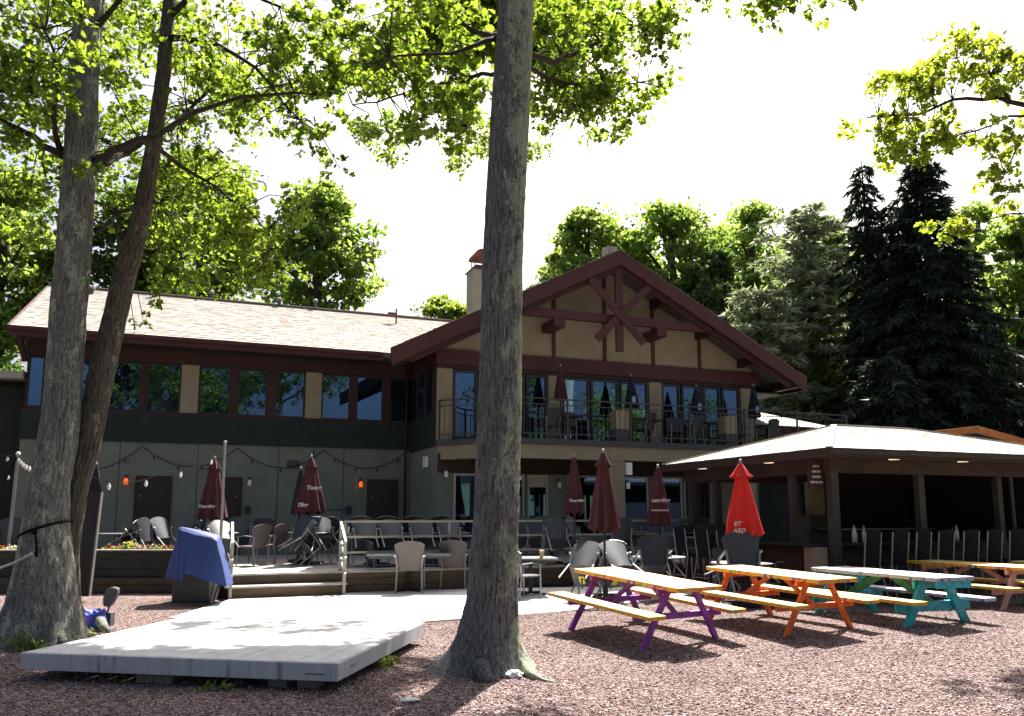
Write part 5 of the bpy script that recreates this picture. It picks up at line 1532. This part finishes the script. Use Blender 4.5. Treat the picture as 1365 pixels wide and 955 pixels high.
prof = [(850, 90, 30), (830, 91, 24), (800, 91, 17), (740, 92, 13.5), (700, 97, 13), (650, 104, 14), (600, 117, 17), (500, 135, 19), (420, 154, 17.5), (360, 168, 17), (300, 186, 14.5), (200, 204, 11.5), (100, 218, 11), (40, 222, 10), (-80, 234, 9), (-300, 262, 7)]
pts2 = [(AT(x, y, D2), w * .86 * D2 / 1060) for y, x, w in prof]
pts2[0] = (Vector((pts2[0][0].x, pts2[0][0].y, -.06)), pts2[0][1])
trunk_mesh('trunk', pts2, M['bark_lean'], twin, 96, .035, .011, seed=15.0, freq=13, lobes=((-.5, .12, .35, .2), (PI * .45, .15, .4, .2)), lab='thinner trunk leaning to the right')
root(twin, [(128, 820, .16), (140, 838, .05), (150, 846, -.02)], .09, .03, M['bark_left'])
root(twin, [(20, 835, .12), (2, 850, .04), (-14, 858, -.02)], .12, .05, M['bark_left'])
root(twin, [(80, 845, .14), (84, 858, .04), (96, 866, -.02)], .08, .03, M['bark_left'])
# cord round the trunk, and the pale rope to the left
cc = AT(61.5, 706, D)
t = thing('tree_cord', 'dark cord knotted round the big left trunk at waist height', 'cord', cc)
b = MB(); R0 = 31 * D / 1060
b.tube([(R0 * math.cos(a), R0 * math.sin(a), .06 * math.cos(a) + .05 * math.cos(a)) for a in [2 * PI * k / 40 for k in range(41)]], .018, 6); b.make('loop', M['wire'], t, smooth=True)
MB().tube([(.06, -R0 - .02, -.05), (.09, -R0 - .03, -.2), (.10, -R0 - .03, -.34)], .014, 6).make('loose_end', M['wire'], t, smooth=True); MB().ball((.05, -R0 - .02, -.03), .035).make('knot', M['wire'], t)
t = thing('rope', 'pale rope running from the big left trunk out of the frame to the left', 'rope', (0, 0, 0))
MB().tube([AT(42, 738, 10.05), AT(20, 750, 10.2), AT(-20, 765, 10.5), AT(-80, 775, 10.8)], .016, 6).make('strand', M['beige_strap'], t, smooth=True)
rng = random.Random(9)
sk = []
sk += limb(twin, [(126, 215, 10.5), (150, 200, 10.2), (205, 184, 9.9), (260, 150, 9.8), (320, 130, 9.9), (392, 124, 10.1), (440, 128, 10.3)], .07, .012)
sk += limb(twin, [(128, 225, 10.6), (165, 205, 11.2), (240, 160, 12), (300, 100, 12.8), (350, 60, 13.4)], .06, .015)
sk += limb(twin, [(84, 208, 10.4), (60, 196, 10.2), (20, 170, 9.9), (-20, 150, 9.8)], .06, .03)
sk += limb(twin, [(80, 200, 10.4), (72, 150, 10), (76, 90, 9.8), (60, 40, 9.6)], .045, .015)
sk += limb(twin, [(128, 308, 10.7), (150, 292, 11.2), (178, 278, 11.6), (230, 262, 12.2), (300, 262, 13)], .045, .015)
sk += limb(twin, [(205, 195, 10.8), (240, 222, 11.4), (290, 250, 12.2), (340, 290, 12.8), (370, 330, 13)], .04, .01)
sk += limb(twin, [(226, 50, 10.7), (290, 60, 10.5), (340, 90, 10.4), (400, 160, 10.6)], .05, .012)
sk += limb(twin, [(228, 20, 10.7), (260, -20, 10.4), (330, -10, 10.2), (420, 30, 10.2)], .05, .012)
sk += limb(twin, [(115, 60, 10.5), (90, 0, 11), (40, -60, 12), (0, -80, 13)], .07, .02)
sk += limb(twin, [(124, 40, 10.5), (160, 0, 10.2), (190, -40, 10)], .05, .02)
EL = [(40, 60, 90, 80, 9, 13, 30, 28, 40), (60, 200, 80, 60, 10.8, 13.5, 20, 26, 36), (180, 60, 70, 70, 10.9, 13.5, 22, 26, 38), (300, 55, 90, 60, 9.6, 13, 26, 26, 38), (400, 60, 55, 60, 9.6, 11, 12, 22, 30),
      (290, 150, 90, 55, 10.5, 13.5, 24, 24, 36), (390, 145, 65, 45, 10, 11.5, 13, 20, 26), (440, 130, 28, 60, 10, 11, 7, 18, 20), (430, 215, 30, 18, 10.2, 11.2, 3, 15, 14), (170, 180, 60, 50, 11, 13.5, 14, 24, 34),
      (290, 235, 75, 40, 11.5, 14, 18, 22, 34), (250, 300, 85, 45, 11.8, 14.5, 24, 22, 34), (335, 300, 50, 40, 12, 14, 14, 21, 32), (320, 365, 65, 22, 12.2, 14, 15, 19, 28), (215, 370, 35, 22, 12, 13.5, 6, 18, 22), (385, 280, 25, 40, 12, 13.5, 6, 18, 24),
      (30, 290, 60, 50, 11, 13, 9, 22, 28), (190, 435, 14, 6, 12, 12.4, 2, 10, 8), (205, 400, 12, 20, 12, 12.4, 2, 12, 12), (20, 130, 40, 60, 9, 10.2, 8, 24, 30), (95, 105, 25, 40, 9.4, 10, 3, 20, 24), (108, 222, 18, 14, 9.8, 10.1, 2, 14, 16), (150, 262, 60, 40, 11.2, 12.8, 8, 22, 28)]
DENS = 1.2
cl = clus(EL, rng)
for i in range(20): cl.append((Vector((rng.uniform(-9.5, -4.2), rng.uniform(9.0, 13.0), rng.uniform(9.8, 13.5))), .8, 30))
foliage(twin, cl, sk, M['leaf_oak'], .10, 33)

# ---- branch reaching in from a tree at the right
D = 13.7
rt = thing('oak_tree', 'sunlit yellow green oak bough reaching in from the right edge', 'tree', (0, 0, 0))
prof = [(830, 1560, 34), (700, 1552, 30), (400, 1540, 27), (100, 1530, 24), (-200, 1524, 18)]
pts = [(AT(x, y, D), w * D / 1060) for y, x, w in prof]; pts[0] = (Vector((pts[0][0].x, pts[0][0].y, -.05)), pts[0][1])
trunk_mesh('trunk', pts, M['bark_oak'], rt, 40, .12, .012, seed=8)
sk = []
sk += limb(rt, [(1535, 190, 13.70), (1450, 160, 13.70), (1365, 140, 13.70), (1330, 130, 13.70), (1270, 133, 13.70), (1230, 152, 13.70), (1170, 156, 13.81)], .09, .012)
sk += limb(rt, [(1470, 165, 13.70), (1400, 150, 13.47), (1345, 155, 13.47), (1300, 175, 13.47), (1255, 182, 13.47)], .05, .01)
sk += limb(rt, [(1345, 135, 13.70), (1320, 100, 13.93), (1285, 95, 14.04), (1270, 60, 14.16)], .035, .008)
sk += limb(rt, [(1420, 155, 13.70), (1370, 170, 13.36), (1350, 210, 13.24), (1330, 250, 13.13)], .035, .008)
sk += limb(rt, [(1420, 200, 13.70), (1380, 280, 13.24), (1330, 290, 13.13), (1275, 306, 13.13)], .03, .006)
EL = [(1295, 75, 40, 35, 13.13, 14.38, 11, 17, 30), (1250, 110, 45, 28, 13.13, 14.38, 11, 17, 28), (1200, 120, 45, 25, 13.24, 14.27, 9, 16, 26), (1160, 160, 40, 14, 13.36, 14.16, 6, 14, 22), (1215, 178, 45, 20, 13.24, 14.16, 9, 15, 24),
      (1200, 212, 40, 18, 13.24, 14.16, 7, 15, 24), (1285, 190, 40, 18, 13.13, 14.04, 6, 15, 22), (1340, 90, 30, 40, 13.24, 14.16, 8, 17, 26), (1335, 190, 30, 20, 12.90, 13.70, 6, 15, 22), (1325, 240, 16, 35, 12.90, 13.70, 6, 13, 18), (1265, 308, 28, 10, 13.02, 13.36, 6, 11, 20), (1345, 270, 14, 22, 13.02, 13.47, 3, 13, 18),
      (1235, 160, 40, 20, 13.47, 14.38, 6, 15, 24), (1395, 120, 40, 60, 13.02, 14.27, 8, 20, 26)]
rng = random.Random(4)
cl = clus(EL, rng)
foliage(rt, cl, sk, M['leaf_right'], .115, 44)

# ================================================================== TREES BEHIND
def bg_tree(label, px, py_top, py_bot, hw, d, lm, seed, n=5200, leaf=.32, group='broad leaved trees behind the lodge', lob=20, name='broadleaf_tree', trunk=True, gap=.82):
    rng = np.random.default_rng(seed); rnd = random.Random(seed)
    top = AT(px, py_top, d); bot = AT(px, py_bot, d); r = hw * d / 1060
    base = Vector((top.x, top.y, 0))
    t = thing(name, label, 'tree', base, 0, group)
    zc = (top.z + bot.z) / 2; hh = (top.z - bot.z) / 2
    P = []
    tips = []
    lob = 90
    n = int(n * 1.5)
    for i in range(lob):
        th = rnd.random() * 2 * PI; cz = rnd.uniform(-1, 1)
        q = math.sqrt(max(0, 1 - abs(cz) ** 2.4)) * rnd.uniform(.15, .92) ** .6
        if cz > .5: q *= .8
        c = np.array([math.cos(th) * q * r * .92, math.sin(th) * q * r * .92, zc + cz * hh * .86])
        lr = rnd.uniform(.10, .31) * min(r, hh * 1.1)
        tips.append(Vector(c))
        k = int(n / lob)
        dd = rng.normal(size=(k, 3)); dd /= np.linalg.norm(dd, axis=1)[:, None]
        rad = lr * (.25 + .95 * rng.random((k, 1)) ** .7)
        pp = c + dd * rad * np.array([1.25, 1.25, .62])
        P.append(pp)
    P = np.concatenate(P)
    v, f = oriented_leaves(P, leaf, .5, rng, .62)
    np_mesh('crown', v, f, lm, t, stuff=True)
    if trunk:
        b = MB(); rr = .045 * hh + .1
        b.tube([(0, 0, 0), (rnd.uniform(-.2, .2), 0, zc - hh * .5), (rnd.uniform(-.3, .3), .1, zc), (0, 0, zc + hh * .7)], [rr * 1.3, rr, rr * .7, rr * .25], 8)
        b.make('trunk', M['bark_thin'], t, smooth=True)
        b = MB()
        for c in tips[:12]:
            z0 = max(bot.z * .9, c.z - hh * .5)
            b.tube([(0, 0, z0), (c.x * .5, c.y * .5, (z0 + c.z) / 2 + .2), c], [rr * .45, rr * .3, rr * .1], 5, cap=False)
        b.make('limbs', M['bark_thin'], t, smooth=True)
    return t
bg_tree('dark rounded tree behind the wing roof, left of the chimney', 425, 238, 440, 86, 38, M['leaf_bg'], 1, 7000, .34)
bg_tree('yellow green tree behind the wing roof, left of the dark rounded one', 275, 200, 420, 100, 40, M['leaf_yel'], 2, 7000, .36)
bg_tree('dark tree behind the wing roof, right beside the twin trunk', 190, 250, 420, 90, 41, M['leaf_bgdark'], 3, 5600, .36)
bg_tree('leafy tree at the far left beyond the side porch', 10, 215, 480, 95, 36, M['leaf_bg'], 4, 6500, .34)
bg_tree('lower leafy tree beyond the left gable end of the wing', 70, 320, 480, 75, 38, M['leaf_bg'], 5, 5000, .32)
bg_tree('small yellow green tree top showing over the roof left of the chimney', 590, 395, 470, 48, 44, M['leaf_yel'], 6, 3000, .28)
bg_tree('bright tree behind the gable, left of its peak', 785, 274, 460, 74, 42, M['leaf_bg'], 7, 5600, .34)
bg_tree('tall bright tree behind the gable, right of its peak', 892, 262, 480, 84, 43, M['leaf_bg'], 8, 6800, .34)
bg_tree('bright tree top between the gable trees and the pines', 1003, 266, 490, 70, 46, M['leaf_bg'], 9, 5000, .34)
bg_tree('dark tree low behind the right gable slope', 950, 330, 520, 62, 40, M['leaf_bgdark'], 10, 5200, .34)
bg_tree('dark tree low behind the left gable slope', 835, 330, 500, 70, 45, M['leaf_bgdark'], 11, 4200, .36)
bg_tree('bright leafy tree at the right edge behind the spruces', 1350, 275, 560, 66, 37, M['leaf_bg'], 12, 6000, .32)
bg_tree('bright leafy tree standing between the two spruces and the right edge', 1292, 330, 520, 40, 42, M['leaf_bg'], 15, 3000, .32)
bg_tree('bright tall tree standing between the pines and the spruces', 1105, 275, 560, 62, 50, M['leaf_bg'], 21, 5200, .36)
bg_tree('bright tree far behind the huge spruce at its right shoulder', 1300, 250, 560, 60, 52, M['leaf_bg'], 22, 4800, .36)
bg_tree('bright tree behind the soft pine, right of the gable', 960, 290, 520, 60, 49, M['leaf_bg'], 23, 5000, .36)
bg_tree('bright bushy undergrowth right of the balcony end', 1085, 480, 600, 52, 36, M['leaf_yel'], 13, 3600, .24, trunk=True)
bg_tree('low bright bush behind the pavilion roof at the left', 1040, 480, 590, 40, 38, M['leaf_bg'], 14, 2600, .24)
bg_tree('yellow green tree edge just right of the middle trunk over the roof', 712, 375, 470, 26, 47, M['leaf_yel'], 16, 1500, .3)

def conifer(label, px, py_top, py_bot, hw, d, lm, seed, whorls=34, droop=.35, dens=1.0, name='spruce_tree', blade=.34, power=.85, flat=.5, jitter=.25, mix=None):
    rng = np.random.default_rng(seed); rnd = random.Random(seed)
    top = AT(px, py_top, d); bot = AT(px, py_bot, d); r = hw * d / 1060
    t = thing(name, label, 'tree', Vector((top.x, top.y, 0)), 0, 'conifers behind the pavilion')
    Hh = top.z - bot.z
    b = MB(); b.tube([(0, 0, 0), (0.05, 0, bot.z + Hh * .4), (0, 0, top.z - .1)], [.035 * Hh * .55 + .08, .02 * Hh * .5 + .05, .02], 8); b.make('trunk', M['bark_thin'], t, smooth=True)
    P = []; Dv = []; br = MB()
    for w in range(whorls):
        f = (w + rnd.random() * .6) / whorls           # 0 bottom .. 1 top
        z = bot.z + Hh * f
        R_ = r * (1 - f) ** power + .12
        kb = 5 + int(5 * (1 - f))
        for k in range(kb):
            a = 2 * PI * (k + rnd.random()) / kb
            L = R_ * rnd.uniform(1 - jitter * 1.6, 1 + jitter * .5)
            tip = np.array([math.cos(a) * L, math.sin(a) * L, z - droop * L * rnd.uniform(.5, 1.2)])
            st_ = np.array([0, 0, z])
            if L > .8: br.tube([st_, st_ * .5 + tip * .5 + np.array([0, 0, .12 * L * .4]), tip], [.03, .02, .008], 4, cap=False)
            m_ = max(8, int(26 * L * dens))
            u = rng.random(m_) ** .7
            side = np.array([-math.sin(a), math.cos(a), 0])
            spread = (rng.random(m_) - .5) * .55 * L * (1.05 - u) + rng.normal(size=m_) * .06
            pp = st_ + (tip - st_) * u[:, None] + side * spread[:, None]
            pp[:, 2] += -.10 * rng.random(m_) + .10 * L * .4 * np.sin(PI * u)
            P.append(pp)
            dv = np.tile((tip - st_) / (np.linalg.norm(tip - st_) + 1e-6), (m_, 1)) * .55 + side * np.sign(spread)[:, None] * .5
            dv[:, 2] -= rng.random(m_) * flat * 1.6
            Dv.append(dv)
    P = np.concatenate(P); Dv = np.concatenate(Dv)
    Dv += rng.normal(size=Dv.shape) * .28
    Dv /= np.linalg.norm(Dv, axis=1)[:, None]
    n = len(P)
    s = np.cross(Dv, rng.normal(size=(n, 3))); s /= np.linalg.norm(s, axis=1)[:, None]
    L = (blade * (.6 + .8 * rng.random(n)))[:, None]
    v = np.stack([P - s * L * .16, P + s * L * .16, P + Dv * L], 1).reshape(-1, 3)
    fcs = np.arange(n * 3).reshape(-1, 3)
    np_mesh('crown', v, fcs, lm, t, stuff=True)
    br.make('limbs', M['bark_thin'], t, smooth=True, fixn=False)
    return t
conifer('huge dark spruce with a broad skirt behind the pavilion', 1224, 190, 610, 140, 32, M['needle_dark'], 3, 46, .42, 2.3, power=.72)
conifer('narrow dark spruce just left of the huge one', 1148, 212, 600, 76, 34, M['needle_dark'], 4, 40, .55, 1.6, power=.6, jitter=.4)
conifer('dark spruce filling the gap between the narrow spruce and the huge one', 1184, 270, 610, 88, 33, M['needle_dark'], 16, 34, .4, 2.0, power=.62)
conifer('dark spruce low at the right behind the orange fascia', 1310, 400, 610, 60, 35, M['needle_dark'], 6, 26, .4, 1.8, power=.6)
conifer('soft grey green pine left of the spruces', 1070, 272, 600, 92, 37, M['needle_pine'], 7, 34, .04, 2.2, name='pine_tree', blade=.42, power=.30, flat=.15, jitter=.55)
conifer('pale drooping pine right behind the gable end', 1010, 385, 600, 72, 35, M['needle_pine'], 8, 28, .05, 2.2, name='pine_tree', blade=.42, power=.28, flat=.15, jitter=.5)
conifer('dark spruce in the shade behind the bar pavilion ceiling', 1180, 470, 660, 90, 29, M['needle_dark'], 9, 24, .3, 2.0, power=.5)

def woods(name, x0, x1, y0, y1, d0, d1, n, lm, leaf, seed):
    rng = np.random.default_rng(seed)
    px = x0 + (x1 - x0) * rng.random(n); d = d0 + (d1 - d0) * rng.random(n)
    edge = y0 + 26 * np.sin(px * .045 + seed) + 16 * np.sin(px * .11 + 2 * seed)
    py = edge + (y1 - edge) * rng.random(n)
    P = np.array([AT(a, b_, c) for a, b_, c in zip(px, py, d)])
    v, f = oriented_leaves(P, leaf, .4, rng, .65)
    o = np_mesh(name, v, f, lm, None, stuff=True)
    return o
o = woods('far_woods', 960, 1420, 400, 690, 46, 56, 15000, M['leaf_bgdark'], .55, 2); tag(o, 'dark mass of woods behind the spruces and the pavilion', 'woods')
o = woods('far_woods', 735, 1125, 322, 520, 50, 56, 9000, M['leaf_bg'], .5, 5); tag(o, 'bright green woods closing the gaps behind the gable trees', 'woods')
o = woods('far_woods', -60, 130, 420, 700, 46, 54, 5000, M['leaf_bgdark'], .55, 3); tag(o, 'dark mass of woods beyond the side porch at the left edge', 'woods')

def shore_tree(label, x, y, h, r, seed, lm):
    rng = np.random.default_rng(seed)
    t = thing('shore_tree', label, 'tree', (x, y, 0), 0, 'shore trees mirrored in the lodge windows')
    P = []
    for i in range(26):
        c = np.array([rng.normal() * r * .5, rng.normal() * r * .4, h * (.3 + .65 * rng.random())])
        P.append(c + rng.normal(size=(170, 3)) * r * .17)
    v, f = oriented_leaves(np.concatenate(P), .42, .5, rng, .62)
    np_mesh('crown', v, f, lm, t, stuff=True)
    MB().tube([(0, 0, 0), (.1, 0, h * .5), (0, .1, h * .9)], [.3, .2, .06], 8).make('trunk', M['bark_thin'], t, smooth=True)
shore_tree('dark tree by the water mirrored in the upper left wing windows', -1.5, -12, 15, 4.0, 61, M['needle_dark'])
shore_tree('dark tree by the water mirrored in the middle wing windows', 5.5, -14, 14, 3.6, 62, M['needle_dark'])
shore_tree('dark tree by the water mirrored in the left gable windows', 31, -10, 15, 4.2, 63, M['leaf_bgdark'])
shore_tree('leafy tree by the water mirrored in the right gable windows', 60, -9, 15, 4.6, 64, M['leaf_bgdark'])
shore_tree('leafy tree by the water mirrored in the middle gable windows', 47, -12, 14, 4.4, 65, M['leaf_bg'])
def hills():
    vs = []; fs = []; N = 64
    for j, (rad, hgt) in enumerate(((700, 0), (850, 1), (1000, .2))):
        for i in range(N + 1):
            a = PI + PI * (i / N)
            z = hgt * (38 + 16 * math.sin(a * 7) + 9 * math.sin(a * 17))
            vs.append((rad * math.cos(a), rad * math.sin(a), z - .5))
    for j in range(2):
        for i in range(N): fs.append((j * (N + 1) + i, j * (N + 1) + i + 1, (j + 1) * (N + 1) + i + 1, (j + 1) * (N + 1) + i))
    b = MB(); b.add(vs, fs); struct(b.make('hills', mat('wooded_hill', (.045, .075, .03), .95, .4, .05), None, smooth=True))
hills()
